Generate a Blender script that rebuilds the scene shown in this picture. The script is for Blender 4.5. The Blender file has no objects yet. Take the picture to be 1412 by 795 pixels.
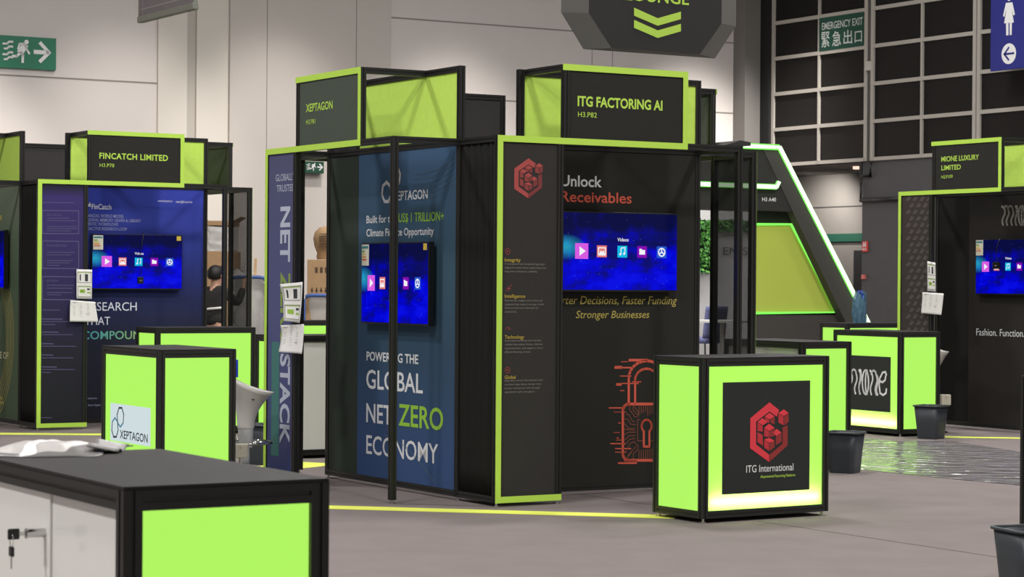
import bpy, math, random
from mathutils import Matrix, Vector
random.seed(7)
R = math.radians
sc = bpy.context.scene
# ------------------------------------------------------------------ camera
FPX, PITCH, ROLL, CAMH = 3144.0, -0.0031, 0.0074, 1.517
cp, sp, cr, sr = math.cos(PITCH), math.sin(PITCH), math.cos(ROLL), math.sin(ROLL)
cam = bpy.data.objects.new('camera', bpy.data.cameras.new('camera'))
sc.collection.objects.link(cam)
right = Vector((cr, -sp * sr, cp * sr)); up = Vector((-sr, -sp * cr, cp * cr)); fwd = Vector((0, cp, sp))
cam.matrix_world = Matrix(((right.x, up.x, -fwd.x, 0), (right.y, up.y, -fwd.y, 0), (right.z, up.z, -fwd.z, CAMH), (0, 0, 0, 1)))
cam.data.sensor_width = 36; cam.data.lens = FPX / 1412 * 36
cam.data.clip_end = 200
cam.data.dof.use_dof = True; cam.data.dof.focus_distance = 15.5; cam.data.dof.aperture_fstop = 11
sc.camera = cam
sc.view_settings.view_transform = 'Standard'; sc.view_settings.look = 'None'
sc.view_settings.exposure = 0.0; sc.view_settings.gamma = 1.0; sc.view_settings.use_curve_mapping = False
sc.cycles.use_denoising = True
sc.cycles.max_bounces = 8; sc.cycles.transparent_max_bounces = 12
# ------------------------------------------------------------------ world + hall and fill lights
w = bpy.data.worlds.new('hall_air'); sc.world = w; w.use_nodes = True
w.node_tree.nodes['Background'].inputs[0].default_value = (1.0, 0.975, 0.955, 1)
w.node_tree.nodes['Background'].inputs[1].default_value = 0.45
def area(x, y, z, power, size, col=(1, 0.98, 0.965), aim=None, sy=None):
    l = bpy.data.lights.new('hall_or_fill_lamp', 'AREA'); l.energy = power; l.size = size; l.color = col
    if sy: l.shape = 'RECTANGLE'; l.size_y = sy
    o = bpy.data.objects.new('hall_or_fill_lamp', l); sc.collection.objects.link(o); o.location = (x, y, z)
    if aim: o.rotation_euler = (Vector(aim) - Vector((x, y, z))).to_track_quat('-Z', 'Y').to_euler()
    return o
for (x, y, p) in ((-6, 3.5, 480), (-5, 9, 260), (2.5, 8, 300), (7, 14, 260), (-7, 17, 260), (0.5, 18.5, 260), (-2, 26, 260), (6.5, 21.5, 260), (3, 29, 200)):  # first one is an unseen lamp added to brighten the near counter's doors
    area(x, y, 9.0, p * 1.75, 0.9)
for (x, y) in ((5.5, 33), (8.0, 27), (3.5, 25), (10.5, 31)):  # unseen lamps added to give the floor film bright streaks
    area(x, y, 8.6, 110, 1.3)
def spot(x, y, z, power, aim, ang, blend=0.7, size=0.2, col=(1, 0.95, 0.90)):
    l = bpy.data.lights.new('wall_washer', 'SPOT'); l.energy = power; l.spot_size = R(ang); l.spot_blend = blend
    l.shadow_soft_size = size; l.color = col
    o = bpy.data.objects.new('wall_washer', l); sc.collection.objects.link(o); o.location = (x, y, z)
    o.rotation_euler = (Vector(aim) - Vector((x, y, z))).to_track_quat('-Z', 'Y').to_euler()
YAW = 0.5424
U = Vector((math.cos(YAW), math.sin(YAW), 0)); V = Vector((-math.sin(YAW), math.cos(YAW), 0))
WALL0 = Vector((-4.65, 36.0, 0))          # a point of the far white wall
for s, p in ((-4.9, 3000), (-1.6, 1300), (0.9, 1500), (4.2, 2000), (9.1, 4600), (-8.5, 2600)):
    a = WALL0 + U * s - V * 4.2
    spot(a.x, a.y, 9.0, p, (WALL0 + U * s + Vector((0, 0, 1.4)))[:], 44, 0.85)

# ------------------------------------------------------------------ rays: photo pixel -> point on a known plane
def ray(px, py):
    x = px - 706; y = py - 397.5
    X = x * cr + y * sr; Y = -x * sr + y * cr
    d = Vector((X / FPX, 1, -Y / FPX))
    return Vector((d.x, d.y * cp - d.z * sp, d.y * sp + d.z * cp))
def floor_at(px, py, z=0.0):
    d = ray(px, py); return d * ((z - CAMH) / d.z) + Vector((0, 0, CAMH))
def depth_at(px, py, Y):
    d = ray(px, py); return d * (Y / d.y) + Vector((0, 0, CAMH))
class Frame:
    def __init__(s, o, yaw):
        s.o = Vector((o[0], o[1], 0)); s.yaw = yaw
        s.a = Vector((math.cos(yaw), math.sin(yaw), 0)); s.b = Vector((-math.sin(yaw), math.cos(yaw), 0))
    def W(s, u, v, z=0): return s.o + s.a * u + s.b * v + Vector((0, 0, z))
    def L(s, P): d = Vector(P) - s.o; return (d.dot(s.a), d.dot(s.b), d.z)
    def on_v(s, px, py, v=0.0):
        d = ray(px, py); k = (s.o + s.b * v).dot(s.b) / d.dot(s.b)
        P = d * k + Vector((0, 0, CAMH)); l = s.L(P); return l[0], l[2]
    def on_u(s, px, py, u=0.0):
        d = ray(px, py); k = (s.o + s.a * u).dot(s.a) / d.dot(s.a)
        P = d * k + Vector((0, 0, CAMH)); l = s.L(P); return l[1], l[2]

# ------------------------------------------------------------------ materials
def lin(c):
    c = c / 255.0
    return c / 12.92 if c <= 0.04045 else ((c + 0.055) / 1.055) ** 2.4
def col(r, g, b): return (lin(r), lin(g), lin(b), 1)
MATS = {}
def mat(name, rgb, rough=0.6, metal=0.0, emit=0.0, noise=0.0, scale=40, bump=0.0, spec=0.5, coat=0.0, alpha=None):
    if name in MATS: return MATS[name]
    m = bpy.data.materials.new(name); m.use_nodes = True; nt = m.node_tree
    b = nt.nodes['Principled BSDF']; c = col(*rgb)
    b.inputs['Base Color'].default_value = c; b.inputs['Roughness'].default_value = rough
    b.inputs['Metallic'].default_value = metal; b.inputs['Specular IOR Level'].default_value = spec
    b.inputs['Coat Weight'].default_value = coat
    if emit:
        b.inputs['Emission Color'].default_value = c; b.inputs['Emission Strength'].default_value = emit
    if alpha is not None: b.inputs['Alpha'].default_value = alpha
    if noise or bump:
        tc = nt.nodes.new('ShaderNodeTexCoord'); n = nt.nodes.new('ShaderNodeTexNoise')
        n.inputs['Scale'].default_value = scale; n.inputs['Detail'].default_value = 4
        nt.links.new(tc.outputs['Object'], n.inputs['Vector'])
        if noise:
            r = nt.nodes.new('ShaderNodeValToRGB'); k0, k1 = 1 - noise, 1 + noise
            r.color_ramp.elements[0].position = 0.3; r.color_ramp.elements[1].position = 0.7
            r.color_ramp.elements[0].color = (c[0] * k0, c[1] * k0, c[2] * k0, 1)
            r.color_ramp.elements[1].color = (min(1, c[0] * k1), min(1, c[1] * k1), min(1, c[2] * k1), 1)
            nt.links.new(n.outputs['Fac'], r.inputs['Fac']); nt.links.new(r.outputs['Color'], b.inputs['Base Color'])
        if bump:
            bp = nt.nodes.new('ShaderNodeBump'); bp.inputs['Strength'].default_value = bump; bp.inputs['Distance'].default_value = 0.01
            nt.links.new(n.outputs['Fac'], bp.inputs['Height']); nt.links.new(bp.outputs['Normal'], b.inputs['Normal'])
    MATS[name] = m; return m
def ramp_mat(name, stops, axis=2, lo=0.0, hi=2.5, rough=0.75, nz=0.0, emit=0.0):
    """printed fabric whose ink runs through several colours along one axis of the panel"""
    if name in MATS: return MATS[name]
    m = bpy.data.materials.new(name); m.use_nodes = True; nt = m.node_tree; b = nt.nodes['Principled BSDF']
    b.inputs['Roughness'].default_value = rough; b.inputs['Specular IOR Level'].default_value = 0.25
    tc = nt.nodes.new('ShaderNodeTexCoord'); sx = nt.nodes.new('ShaderNodeSeparateXYZ'); mr = nt.nodes.new('ShaderNodeMapRange')
    mr.inputs[1].default_value = lo; mr.inputs[2].default_value = hi
    rp = nt.nodes.new('ShaderNodeValToRGB')
    while len(rp.color_ramp.elements) > 1: rp.color_ramp.elements.remove(rp.color_ramp.elements[0])
    rp.color_ramp.elements[0].position = stops[0][0]; rp.color_ramp.elements[0].color = col(*stops[0][1])
    for p, c in stops[1:]:
        e_ = rp.color_ramp.elements.new(p); e_.color = col(*c)
    nt.links.new(tc.outputs['Object'], sx.inputs[0]); nt.links.new(sx.outputs[axis], mr.inputs[0])
    src = mr.outputs[0]
    if nz:
        n = nt.nodes.new('ShaderNodeTexNoise'); n.inputs['Scale'].default_value = 2.5
        nt.links.new(tc.outputs['Object'], n.inputs['Vector'])
        ma = nt.nodes.new('ShaderNodeMath'); ma.operation = 'MULTIPLY_ADD'; ma.inputs[1].default_value = nz
        nt.links.new(n.outputs['Fac'], ma.inputs[0]); nt.links.new(src, ma.inputs[2]); src = ma.outputs[0]
    nt.links.new(src, rp.inputs['Fac']); nt.links.new(rp.outputs['Color'], b.inputs['Base Color'])
    MATS[name] = m; return m
def lightbox(name, rgb, glow, trans):
    """backlit fabric: evenly lit cloth that also lets the lamp behind it through"""
    if name in MATS: return MATS[name]
    m = bpy.data.materials.new(name); m.use_nodes = True; nt = m.node_tree; nt.nodes.clear()
    out = nt.nodes.new('ShaderNodeOutputMaterial'); em = nt.nodes.new('ShaderNodeEmission'); tr = nt.nodes.new('ShaderNodeBsdfTranslucent')
    df = nt.nodes.new('ShaderNodeBsdfDiffuse'); mx = nt.nodes.new('ShaderNodeMixShader'); ad = nt.nodes.new('ShaderNodeAddShader')
    em.inputs[0].default_value = col(*rgb); em.inputs[1].default_value = glow
    tr.inputs[0].default_value = trans; df.inputs[0].default_value = (0.05, 0.08, 0.035, 1)
    mx.inputs[0].default_value = 0.6
    nt.links.new(df.outputs[0], mx.inputs[1]); nt.links.new(tr.outputs[0], mx.inputs[2])
    nt.links.new(em.outputs[0], ad.inputs[0]); nt.links.new(mx.outputs[0], ad.inputs[1]); nt.links.new(ad.outputs[0], out.inputs[0])
    MATS[name] = m; return m
def mesh_cloth(name, rgb, see):
    if name in MATS: return MATS[name]
    m = bpy.data.materials.new(name); m.use_nodes = True; nt = m.node_tree; b = nt.nodes['Principled BSDF']
    b.inputs['Base Color'].default_value = col(*rgb); b.inputs['Roughness'].default_value = 0.8; b.inputs['Alpha'].default_value = 1 - see
    MATS[name] = m; return m
def glow(name, rgb, s):
    if name in MATS: return MATS[name]
    m = bpy.data.materials.new(name); m.use_nodes = True; nt = m.node_tree; nt.nodes.clear()
    out = nt.nodes.new('ShaderNodeOutputMaterial'); em = nt.nodes.new('ShaderNodeEmission')
    em.inputs[0].default_value = col(*rgb); em.inputs[1].default_value = s; nt.links.new(em.outputs[0], out.inputs[0])
    MATS[name] = m; return m
def screen_mat():
    m = bpy.data.materials.new('tv_picture'); m.use_nodes = True; nt = m.node_tree; nt.nodes.clear()
    N = nt.nodes.new; L = nt.links.new
    out = N('ShaderNodeOutputMaterial'); em = N('ShaderNodeEmission'); tc = N('ShaderNodeTexCoord'); gl = N('ShaderNodeBsdfGlossy'); ad = N('ShaderNodeAddShader')
    gl.inputs['Roughness'].default_value = 0.12; gl.inputs[0].default_value = (0.006, 0.006, 0.006, 1)
    sx = N('ShaderNodeSeparateXYZ'); L(tc.outputs['Generated'], sx.inputs[0])
    n = N('ShaderNodeTexNoise'); n.inputs['Scale'].default_value = 3.6; n.inputs['Detail'].default_value = 8; n.inputs['Roughness'].default_value = .6
    L(tc.outputs['Generated'], n.inputs['Vector'])
    band = N('ShaderNodeMapRange'); band.inputs[1].default_value = 0.86; band.inputs[2].default_value = 0.42; band.inputs[4].default_value = 0.74; L(sx.outputs[2], band.inputs[0])
    ma = N('ShaderNodeMath'); ma.operation = 'MULTIPLY_ADD'; ma.inputs[1].default_value = 2.6; ma.inputs[2].default_value = -1.33; L(n.outputs['Fac'], ma.inputs[0])
    sm = N('ShaderNodeMath'); sm.operation = 'ADD'; L(band.outputs[0], sm.inputs[0]); L(ma.outputs[0], sm.inputs[1])
    rp = N('ShaderNodeValToRGB'); el = rp.color_ramp.elements
    el[0].position = 0.05; el[0].color = col(10, 14, 70); el[1].position = 1.0; el[1].color = col(8, 16, 250)
    e1 = el.new(0.45); e1.color = col(10, 12, 130); e2 = el.new(0.75); e2.color = col(2, 3, 226)
    L(sm.outputs[0], rp.inputs['Fac'])
    # pale nebula near the left edge, at mid height
    vd = N('ShaderNodeVectorMath'); vd.operation = 'DISTANCE'; cmb = N('ShaderNodeCombineXYZ'); L(sx.outputs[0], cmb.inputs[0]); L(sx.outputs[2], cmb.inputs[1])
    L(cmb.outputs[0], vd.inputs[0]); vd.inputs[1].default_value = (0.02, 0.55, 0)
    mr = N('ShaderNodeMapRange'); mr.inputs[1].default_value = 0.17; mr.inputs[2].default_value = 0.0; L(vd.outputs[1], mr.inputs[0])
    mm = N('ShaderNodeMath'); mm.operation = 'MULTIPLY'; L(mr.outputs[0], mm.inputs[0]); L(n.outputs['Fac'], mm.inputs[1])
    mx = N('ShaderNodeMix'); mx.data_type = 'RGBA'; L(mm.outputs[0], mx.inputs[0]); L(rp.outputs[0], mx.inputs[6]); mx.inputs[7].default_value = col(60, 235, 255)
    st = N('ShaderNodeTexVoronoi'); st.inputs['Scale'].default_value = 22; L(tc.outputs['Generated'], st.inputs['Vector'])
    s2 = N('ShaderNodeMath'); s2.operation = 'LESS_THAN'; s2.inputs[1].default_value = 0.06; L(st.outputs['Distance'], s2.inputs[0])
    s3 = N('ShaderNodeMath'); s3.operation = 'MULTIPLY'; s3.inputs[1].default_value = 0.45; L(s2.outputs[0], s3.inputs[0])
    m2 = N('ShaderNodeMix'); m2.data_type = 'RGBA'; L(s3.outputs[0], m2.inputs[0]); L(mx.outputs[2], m2.inputs[6]); m2.inputs[7].default_value = col(150, 190, 255)
    L(m2.outputs[2], em.inputs[0]); em.inputs[1].default_value = 0.82
    L(em.outputs[0], ad.inputs[0]); L(gl.outputs[0], ad.inputs[1]); L(ad.outputs[0], out.inputs[0])
    return m
M_SCREEN = screen_mat()
BLACK = mat('black_aluminium', (33, 33, 31), 0.38, 0.0, spec=0.45)
TOPBLK = mat('black_laminate', (46, 44, 44), 0.62, noise=0.05, scale=120, spec=0.12)
LIME = mat('lime_vinyl', (188, 228, 84), 0.6)
LIMEF = mat('lime_fabric', (202, 240, 100), 0.85, noise=0.03, scale=25)
DARKF = mat('charcoal_fabric', (46, 45, 42), 0.9, noise=0.05, scale=60, spec=0.2)
GREYF = mat('grey_fabric', (66, 63, 63), 0.9, noise=0.05, scale=60, spec=0.2)
BLKF = mat('black_fabric', (31, 31, 30), 0.9, noise=0.08, scale=60, spec=0.15)
CHROME = mat('chrome', (200, 200, 198), 0.12, 1.0)
WHITEP = mat('white_plastic', (226, 224, 218), 0.35)
WHITEL = mat('white_print', (236, 236, 236), 0.7)
LIMEL = mat('lime_print', (186, 224, 84), 0.7)
BOX = lightbox('lightbox_cloth', (180, 247, 101), 0.90, (0.10, 0.14, 0.075, 1))
BOXB = lightbox('lightbox_cloth_with_bar', (178, 246, 98), 0.84, (0.42, 0.50, 0.30, 1))
STICK = lightbox('backlit_sticker', (220, 234, 240), 0.80, (0.1, 0.1, 0.1, 1))
# ------------------------------------------------------------------ mesh builder
class MB:
    def __init__(s): s.v = []; s.f = []; s.sm = []
    def add(s, vs, fs, smooth=False):
        n = len(s.v); s.v += [tuple(p) for p in vs]
        for f in fs: s.f.append(tuple(i + n for i in f)); s.sm.append(smooth)
        return s
    def box(s, x0, x1, y0, y1, z0, z1):
        return s.add([(x0, y0, z0), (x1, y0, z0), (x1, y1, z0), (x0, y1, z0), (x0, y0, z1), (x1, y0, z1), (x1, y1, z1), (x0, y1, z1)],
                     [(0, 3, 2, 1), (4, 5, 6, 7), (0, 1, 5, 4), (1, 2, 6, 5), (2, 3, 7, 6), (3, 0, 4, 7)])
    def prof(s, axis, a0, a1, c1, c2, size=0.044, slot=True):
        """slotted aluminium profile along an axis ('x','y','z'); c1,c2 = centre in the other two axes"""
        h = size / 2; k = size * 0.11; d = size * 0.12
        if slot:
            q = [(-h, -h), (-k, -h), (-k, -h + d), (k, -h + d), (k, -h), (h, -h), (h, -k), (h - d, -k), (h - d, k), (h, k), (h, h), (k, h), (k, h - d), (-k, h - d), (-k, h), (-h, h), (-h, k), (-h + d, k), (-h + d, -k), (-h, -k)]
        else: q = [(-h, -h), (h, -h), (h, h), (-h, h)]
        n = len(q)
        def P(a, p):
            if axis == 'x': return (a, c1 + p[0], c2 + p[1])
            if axis == 'y': return (c1 + p[0], a, c2 + p[1])
            return (c1 + p[0], c2 + p[1], a)
        vs = [P(a0, p) for p in q] + [P(a1, p) for p in q]
        fs = [(i, (i + 1) % n, n + (i + 1) % n, n + i) for i in range(n)]
        if axis == 'y': fs = [f[::-1] for f in fs]
        s.add(vs, fs)
        return s.add(vs, [tuple(range(n))[::-1] if axis != 'y' else tuple(range(n)), tuple(range(n, 2 * n)) if axis != 'y' else tuple(range(n, 2 * n))[::-1]])
    def prism(s, poly, y0, y1):
        """polygon in (x,z) extruded from y0 to y1"""
        n = len(poly)
        vs = [(p[0], y0, p[1]) for p in poly] + [(p[0], y1, p[1]) for p in poly]
        return s.add(vs, [tuple(range(n)), tuple(range(n, 2 * n))[::-1]] + [(i, n + i, n + (i + 1) % n, (i + 1) % n) for i in range(n)])
    def flat(s, poly, y):
        return s.add([(p[0], y, p[1]) for p in poly], [tuple(range(len(poly)))])
    def ribbon(s, pts, wd, y, closed=False):
        if closed: pts = pts + [pts[0]]
        for (a, b) in zip(pts[:-1], pts[1:]):
            dx, dz = b[0] - a[0], b[1] - a[1]; l = math.hypot(dx, dz) or 1e-9
            ex, ez = dx / l * wd * 0.35, dz / l * wd * 0.35; nx, nz = -dz / l * wd / 2, dx / l * wd / 2
            s.add([(a[0] - ex + nx, y, a[1] - ez + nz), (a[0] - ex - nx, y, a[1] - ez - nz), (b[0] + ex - nx, y, b[1] + ez - nz), (b[0] + ex + nx, y, b[1] + ez + nz)], [(0, 1, 2, 3)])
        return s
    def ring(s, cx, cz, r0, r1, y, n=24, a0=0, a1=360):
        for i in range(n):
            t0, t1 = R(a0 + (a1 - a0) * i / n), R(a0 + (a1 - a0) * (i + 1) / n)
            s.add([(cx + r * math.cos(t), y, cz + r * math.sin(t)) for r, t in ((r0, t0), (r1, t0), (r1, t1), (r0, t1))], [(0, 1, 2, 3)])
        return s
    def disc(s, cx, cz, r, y, n=24):
        return s.flat([(cx + r * math.cos(2 * math.pi * i / n), cz + r * math.sin(2 * math.pi * i / n)) for i in range(n)], y)
    def cyl(s, p0, p1, r0, r1=None, n=16, cap=True, smooth=True):
        r1 = r0 if r1 is None else r1
        p0, p1 = Vector(p0), Vector(p1); d = (p1 - p0).normalized()
        a = d.orthogonal().normalized(); b = d.cross(a)
        vs = []
        for p, r in ((p0, r0), (p1, r1)):
            vs += [p + (a * math.cos(2 * math.pi * i / n) + b * math.sin(2 * math.pi * i / n)) * r for i in range(n)]
        s.add(vs, [(i, (i + 1) % n, n + (i + 1) % n, n + i) for i in range(n)], smooth)
        if cap: s.add(vs, [tuple(range(n))[::-1], tuple(range(n, 2 * n))])
        return s
    def tube(s, pts, r, n=8):
        pts = [Vector(p) for p in pts]; rings = []
        ref = Vector((0, 0, 1))
        for i, p in enumerate(pts):
            d = (pts[min(i + 1, len(pts) - 1)] - pts[max(i - 1, 0)]).normalized()
            a = d.cross(ref)
            if a.length < 0.05: a = d.cross(Vector((1, 0, 0)))
            a.normalize(); b = a.cross(d)
            rings.append([p + (a * math.cos(2 * math.pi * k / n) + b * math.sin(2 * math.pi * k / n)) * r for k in range(n)])
        vs = [q for rg in rings for q in rg]
        fs = [(i * n + k, i * n + (k + 1) % n, (i + 1) * n + (k + 1) % n, (i + 1) * n + k) for i in range(len(pts) - 1) for k in range(n)]
        fs += [tuple(range(n))[::-1], tuple(range((len(pts) - 1) * n, len(pts) * n))]
        return s.add(vs, fs, True)
    def rings(s, rgs, closed=True, cap0=True, cap1=True, smooth=True):
        n = len(rgs[0]); vs = [q for r in rgs for q in r]
        m = n if closed else n - 1
        s.add(vs, [(i * n + k, i * n + (k + 1) % n, (i + 1) * n + (k + 1) % n, (i + 1) * n + k) for i in range(len(rgs) - 1) for k in range(m)], smooth)
        if cap0: s.add(rgs[0], [tuple(range(n))[::-1]])
        if cap1: s.add(rgs[-1], [tuple(range(n))])
        return s
    def grid(s, fn, nu, nv, smooth=True):
        vs = [fn(i / nu, j / nv) for j in range(nv + 1) for i in range(nu + 1)]
        return s.add(vs, [(j * (nu + 1) + i, j * (nu + 1) + i + 1, (j + 1) * (nu + 1) + i + 1, (j + 1) * (nu + 1) + i) for j in range(nv) for i in range(nu)], smooth)
def obj(name, mb, m, parent=None, label=None, bevel=0.0, solid=0.0):
    me = bpy.data.meshes.new(name); me.from_pydata(mb.v, [], mb.f)
    me.polygons.foreach_set('use_smooth', mb.sm); me.materials.append(m); me.update()
    o = bpy.data.objects.new(name, me); sc.collection.objects.link(o)
    if parent: o.parent = parent
    if label: o['label'] = label
    if bevel:
        b = o.modifiers.new('bevel', 'BEVEL'); b.width = bevel; b.segments = 2; b.limit_method = 'ANGLE'
    if solid:
        b = o.modifiers.new('thickness', 'SOLIDIFY'); b.thickness = solid; b.offset = 0
    return o
def thing(name, label, cat, loc=(0, 0, 0), yaw=0.0, group=None):
    o = bpy.data.objects.new(name, None); sc.collection.objects.link(o); o.empty_display_size = 0.1
    o.location = loc; o.rotation_euler = (0, 0, yaw); o['label'] = label; o['category'] = cat
    if group: o['group'] = group
    return o
def tag(o, label, cat, group=None, kind=None):
    o['label'] = label; o['category'] = cat
    if group: o['group'] = group
    if kind: o['kind'] = kind
    return o
def struct(name, mb, m, label, cat):
    o = obj(name, mb, m); o['kind'] = 'structure'; o['label'] = label; o['category'] = cat; return o
# ------------------------------------------------------------------ lettering
def glyphs(s, offset=0.0, shear=0.0, spacing=1.0):
    c = bpy.data.curves.new('t', 'FONT'); c.body = s; c.offset = offset; c.shear = shear; c.size = 1; c.resolution_u = 3; c.space_character = spacing
    o = bpy.data.objects.new('t', c); sc.collection.objects.link(o); bpy.context.view_layer.update()
    me = bpy.data.meshes.new_from_object(o.evaluated_get(bpy.context.evaluated_depsgraph_get()))
    vs = [(v.co.x, v.co.y) for v in me.vertices]; fs = [tuple(p.vertices) for p in me.polygons]
    bpy.data.objects.remove(o); bpy.data.curves.remove(c); bpy.data.meshes.remove(me)
    return vs, fs
CAP = max(v[1] for v in glyphs('H')[0])
def text(name, s, fr, v, x0, x1, yt, yb, m, parent, offset=0.0, shear=0.0, spacing=1.0, down=False, cjk=False, mb=None):
    """lettering printed on the plane v of a frame; x0..x1, cap top and baseline as seen in the photo.
    down=True: the line reads downwards, letter tops to the right (then x = baseline..cap, y = start..end)"""
    vs, fs = glyphs(s, offset, shear, spacing)
    bx0 = min(p[0] for p in vs); bx1 = max(p[0] for p in vs); cap = CAP
    if cjk: by0 = min(p[1] for p in vs); by1 = max(p[1] for p in vs)
    if down:
        u0, w0 = fr.on_v((x0 + x1) / 2, yt, v); _, w1 = fr.on_v((x0 + x1) / 2, yb, v)
        ua, _ = fr.on_v(x0, (yt + yb) / 2, v); ub, _ = fr.on_v(x1, (yt + yb) / 2, v)
        kx = (w0 - w1) / (bx1 - bx0); ky = (ub - ua) / cap
        P = [(ua + p[1] * ky, v, w0 - (p[0] - bx0) * kx) for p in vs]
    else:
        u0, w0 = fr.on_v(x0, yb, v); u1, _ = fr.on_v(x1, yb, v); _, w1 = fr.on_v(x0, yt, v)
        kx = (u1 - u0) / (bx1 - bx0)
        if cjk: ky = (w1 - w0) / (by1 - by0); P = [(u0 + (p[0] - bx0) * kx, v, w0 + (p[1] - by0) * ky) for p in vs]
        else: ky = (w1 - w0) / cap; P = [(u0 + (p[0] - bx0) * kx, v, w0 + p[1] * ky) for p in vs]
    b = mb or MB(); b.add(P, fs)
    if mb: return None
    return obj(name, b, m, parent)
Frame.z0 = 0.0
_ov = Frame.on_v
def _on_v(s, px, py, v=0.0):
    a, z = _ov(s, px, py, v); return a, z - s.z0
Frame.on_v = _on_v
def subframe(fr, u, v, z):
    """frame whose origin is a point of another frame (for a thing standing there)"""
    P = fr.W(u, v, 0); f = Frame((P.x, P.y), fr.yaw); f.z0 = z; return f
# ================================================================== SETTING
FLOORM = mat('grey_carpet', (122, 113, 111), 0.95, noise=0.06, scale=3.0, spec=0.1)
struct('floor', MB().box(-40, 40, -4, 70, -0.1, 0), FLOORM, 'mottled grey carpet floor of the exhibition hall', 'floor')
struct('ceiling', MB().box(-40, 40, -4, 70, 11.0, 11.2), mat('ceiling_grey', (120, 118, 115), 0.9), 'high grey ceiling of the exhibition hall', 'ceiling')
WALLM = mat('white_wall_paint', (214, 207, 202), 0.8, noise=0.015, scale=2)
WALLD = mat('wall_seam', (140, 134, 128), 0.9)
FW = Frame(WALL0, YAW)           # far white wall: plane v = 0, faces the camera
def wx(px, v=0.0): return FW.on_v(px, 250, v)[0]
def wz(px, py, v=0.0): return FW.on_v(px, py, v)[1]
def place(o, fr, z=0.0): o.location = (fr.o.x, fr.o.y, z); o.rotation_euler = (0, 0, fr.yaw); return o
b = MB().box(-30, wx(1037), 0, 0.3, 0, 11)
place(struct('wall_back', b, WALLM, 'far white panelled hall wall', 'wall'), FW)
b = MB()                         # seams of the wall panels
for (xa, ya, xb) in ((-40, 101, 217), (538, 24, 1010), (538, 130, 1010)):
    za = wz(xa if xa > 0 else 0, ya if xa > 0 else 103)
    b.box(wx(xa), wx(xb), -0.004, 0.0, za - 0.012, za + 0.012)
for xv in (815, 843): b.box(wx(xv) - 0.006, wx(xv) + 0.006, -0.004, 0, 0, 11)
place(struct('trim_1', b, WALLD, 'thin seams between the white wall panels', 'seam'), FW)
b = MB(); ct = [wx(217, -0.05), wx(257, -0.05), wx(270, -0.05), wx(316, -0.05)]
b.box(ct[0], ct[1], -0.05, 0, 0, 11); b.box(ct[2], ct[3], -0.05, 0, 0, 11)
place(struct('wall_pier', b, mat('pier_paint', (214, 208, 198), 0.8), 'pale pier with a vertical groove on the far wall', 'pier'), FW)
place(struct('trim_6', MB().box(ct[1], ct[2], -0.012, 0, 0, 11), mat('groove_shade', (184, 178, 169), 0.8), 'vertical groove in the pale pier, its shade put into the colour', 'groove'), FW)  # darker tone paints the recess shade into the groove
b = MB(); cc = [wx(316, -0.1), wx(538, -0.1)]
b.box(cc[0], cc[1], -0.1, 0, 0, 11)
place(struct('wall_column', b, mat('column_paint', (198, 191, 184), 0.8, noise=0.015, scale=2), 'wide boxed column standing out from the far white wall', 'column'), FW)
b = MB()
for xv in (367, 490): b.box(wx(xv, -0.1) - 0.006, wx(xv, -0.1) + 0.006, -0.104, -0.1, 0, 11)
place(struct('trim_2', b, WALLD, 'vertical seams on the boxed column', 'seam'), FW)
b = MB().box(wx(1010), wx(1037), -0.35, 0.3, 0, 11)
place(struct('wall_end_pier', b, mat('return_shade_grey', (120, 117, 113), 0.85), 'pier at the right end of the white wall, toned grey as a shaded return', 'pier'), FW)  # grey tone paints in the shade on the wall's end return
# gridded side wall, running towards the camera
c0 = FW.W(wx(1037), 0)
GY = YAW - math.pi / 2
FG = Frame(c0, GY)               # u runs towards the camera, plane v = 0 faces the hall
def gu(px, v=0.0): return FG.on_v(px, 150, v)[0]
def gz(px, py): return FG.on_v(px, py, 0)[1]
GDK = mat('dark_wall_panel', (84, 83, 85), 0.75, noise=0.05, scale=4)
ZB = gz(1130, 226)
b = MB().box(0, 16, 0.02, 0.3, ZB, 11)
place(struct('wall_right', b, mat('black_wall', (28, 27, 26), 0.8), 'dark upper side wall behind the grid of panes', 'wall'), FG)
uj = gu(1190)
b = MB().box(uj, 16, 0.0, 0.3, 0, ZB)
place(struct('wall_right_base', b, GDK, 'dark grey lower side wall', 'wall'), FG)
b = MB().box(-7, uj, 2.6, 2.8, 0, ZB); b.box(-7, uj + 0.2, 0.31, 2.8, ZB, ZB + 0.2)
FR2 = Frame(FG.W(0, 2.6), GY)
place(struct('wall_recess', b, mat('recess_paint', (128, 123, 118), 0.85, noise=0.04, scale=3), 'grey wall of the recess under the grid', 'wall'), FG)
rz = lambda px, py: FR2.on_v(px, py, 0)[1]
ru = lambda px: FR2.on_v(px, 300, 0)[0]
b = MB().box(-7, uj - 0.02, 2.57, 2.6, rz(1160, 333), rz(1160, 322))
place(struct('trim_3', b, mat('green_band', (30, 84, 66), 0.6), 'dark green band across the recess wall', 'band'), FG)
b = MB().box(-7, uj - 0.02, 2.59, 2.6, rz(1160, 285.5), rz(1160, 284)); b.box(-7, uj - .02, 2.592, 2.6, rz(1160, 337), rz(1160, 333.5))
place(struct('trim_4', b, mat('dark_seam', (60, 58, 56), 0.8), 'thin dark line on the recess wall', 'seam'), FG)
ud0, ud1 = ru(1182), ru(1191)
dm = MB().box(ud0, ud1 + .5, 2.52, 2.6, 0, rz(1186, 345))
dd = place(struct('door_1', dm, mat('door_black', (38, 37, 37), 0.6), 'black door in the recess beside the dark wall', 'door'), FG)
obj('door_handle', MB().box(ud0 + .05, ud0 + .08, 2.47, 2.52, 1.0, 1.2), CHROME, dd)
p = FG.W(gu(1140) - 2.6, 1.5)
spot(p.x, p.y, ZB - 0.1, 210, (FG.W(gu(1140) - 3.1, 2.6, ZB - 1.3))[:], 120, 0.9, 0.1)
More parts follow.
